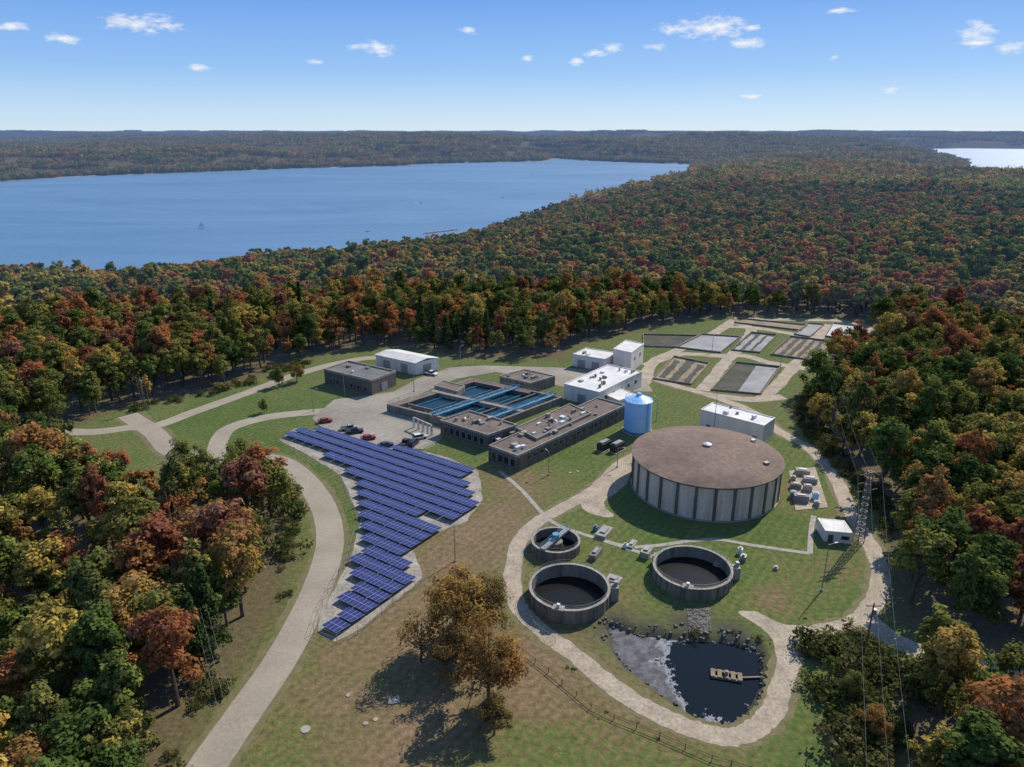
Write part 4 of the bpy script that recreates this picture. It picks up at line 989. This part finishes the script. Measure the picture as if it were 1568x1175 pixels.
single('oak_tree', l4, 292, 755, .95); single('oak_tree', l4, 372, 752, .9, 2.2); single('maple_tree', l4, 412, 775, .8, 1.1); single('maple_tree', l4, 330, 775, .9, 4)
single('oak_tree', l4, 1290, 580, .8, 1.3); single('maple_tree', l2, 455, 585, .5, 1.3); single('maple_tree', l4, 428, 592, .45, 3)
single('maple_tree', l4, 405, 632, .3, 3); single('maple_tree', l4, 1300, 1075, .38, 1.0); single('maple_tree', l2, 1335, 1130, .42, 2.0); single('oak_tree', l4, 1270, 1040, .28, 4)

# =============================================================== sky, sun, camera
SAZ, SEL = rad(41.5), rad(41)
w = bpy.data.worlds.new('World'); scene.world = w; w.use_nodes = True; nt = w.node_tree
for n in list(nt.nodes): nt.nodes.remove(n)
out = nt.nodes.new('ShaderNodeOutputWorld'); sky = nt.nodes.new('ShaderNodeTexSky'); sky.sky_type = 'NISHITA'; sky.sun_disc = False
sky.sun_elevation = SEL; sky.sun_rotation = SAZ; sky.altitude = 300; sky.air_density = 1.0; sky.dust_density = 0.2; sky.ozone_density = 1.0
bg = nt.nodes.new('ShaderNodeBackground'); bg.inputs[1].default_value = 0.105
tc = nt.nodes.new('ShaderNodeTexCoord'); gen = tc.outputs['Generated']
sz = nt.nodes.new('ShaderNodeSeparateXYZ'); nt.links.new(gen, sz.inputs[0])
# clear-air sky colour by elevation (values x10, background strength 0.1)
rp = ramp(nt, sz.outputs[2], [(0.0, (0.58, 0.75, 0.91)), (0.022, (0.48, 0.69, 0.93)), (0.07, (0.26, 0.50, 0.90)), (0.15, (0.125, 0.33, 0.82)), (0.45, (0.14, 0.27, 0.58)), (1.0, (0.11, 0.21, 0.44))])
sc_ = nt.nodes.new('ShaderNodeVectorMath'); sc_.operation = 'SCALE'; nt.links.new(rp, sc_.inputs[0]); sc_.inputs['Scale'].default_value = 10.0
mixed = mixc(nt, 0.15, sc_.outputs[0], sky.outputs[0]); nt.links.new(mixed, bg.inputs[0])
val = None
for u, v, ru, rv in [(215,36,42,11),(255,41,22,6),(575,72,26,8),(587,80,14,6),(540,72,9,4),(303,104,18,5),(1090,42,48,15),(1025,44,26,7),(1145,66,26,7),(910,82,18,6),(940,73,18,6),(883,95,12,5),(1003,72,16,6),(1495,52,22,14),(1555,72,22,7),(1360,138,12,4),(1285,16,20,4),(20,40,26,5),(1150,148,14,4),(483,95,10,4),(808,88,9,5),(95,60,20,6),(715,48,14,5),(1275,88,9,4),(1150,43,14,4),(1490,66,20,4)]:
    d = DIR(u, v)
    s = nt.nodes.new('ShaderNodeVectorMath'); s.operation = 'SUBTRACT'; nt.links.new(gen, s.inputs[0]); s.inputs[1].default_value = d
    m2 = nt.nodes.new('ShaderNodeVectorMath'); m2.operation = 'MULTIPLY'; nt.links.new(s.outputs[0], m2.inputs[0]); m2.inputs[1].default_value = (1040/ru, 1040/ru, 1040/rv)
    ln = nt.nodes.new('ShaderNodeVectorMath'); ln.operation = 'LENGTH'; nt.links.new(m2.outputs[0], ln.inputs[0])
    o_ = math_n(nt, 'SUBTRACT', 1.0, ln.outputs['Value'])
    val = o_ if val is None else math_n(nt, 'MAXIMUM', val, o_)
mpg = nt.nodes.new('ShaderNodeMapping'); mpg.inputs['Scale'].default_value = (1, 1, 2.4); nt.links.new(gen, mpg.inputs[0])
cn = noise(nt, mpg.outputs[0], 60, 6, 0.62)
cv = math_n(nt, 'ADD', val, math_n(nt, 'MULTIPLY', math_n(nt, 'SUBTRACT', cn, 0.52), 3.2))
cf = maprange(nt, cv, 0.0, 1.1, 0, 0.9)
cf = math_n(nt, 'MULTIPLY', cf, maprange(nt, val, -0.35, 0.1, 0, 1))
bg2 = nt.nodes.new('ShaderNodeBackground'); bg2.inputs[0].default_value = (0.97, 0.97, 0.98, 1); bg2.inputs[1].default_value = 0.97
mx = nt.nodes.new('ShaderNodeMixShader'); nt.links.new(cf, mx.inputs[0]); nt.links.new(bg.outputs[0], mx.inputs[1]); nt.links.new(bg2.outputs[0], mx.inputs[2])
nt.links.new(mx.outputs[0], out.inputs[0])
sd = Vector((math.sin(SAZ)*math.cos(SEL), math.cos(SAZ)*math.cos(SEL), math.sin(SEL)))
sl = bpy.data.lights.new('sun', 'SUN'); sl.energy = 5.0; sl.angle = rad(0.5); sl.color = (1.0, 0.94, 0.85)
so = bpy.data.objects.new('sun', sl); so.rotation_euler = sd.to_track_quat('Z', 'Y').to_euler(); so.location = (0, 0, 200); COL.objects.link(so)
cam = bpy.data.cameras.new('camera'); co = bpy.data.objects.new('camera', cam); COL.objects.link(co); co.location = (0, 0, H0); co.rotation_euler = (rad(90)-PITCH, 0, 0)
cam.sensor_width = 36; cam.sensor_fit = 'HORIZONTAL'; cam.lens = 36*F/1568; cam.clip_start = 0.5; cam.clip_end = 80000
scene.camera = co
vs_ = scene.view_settings; vs_.view_transform = 'Standard'; vs_.look = 'None'; vs_.exposure = 0
print('TREES', n1_, n2_)
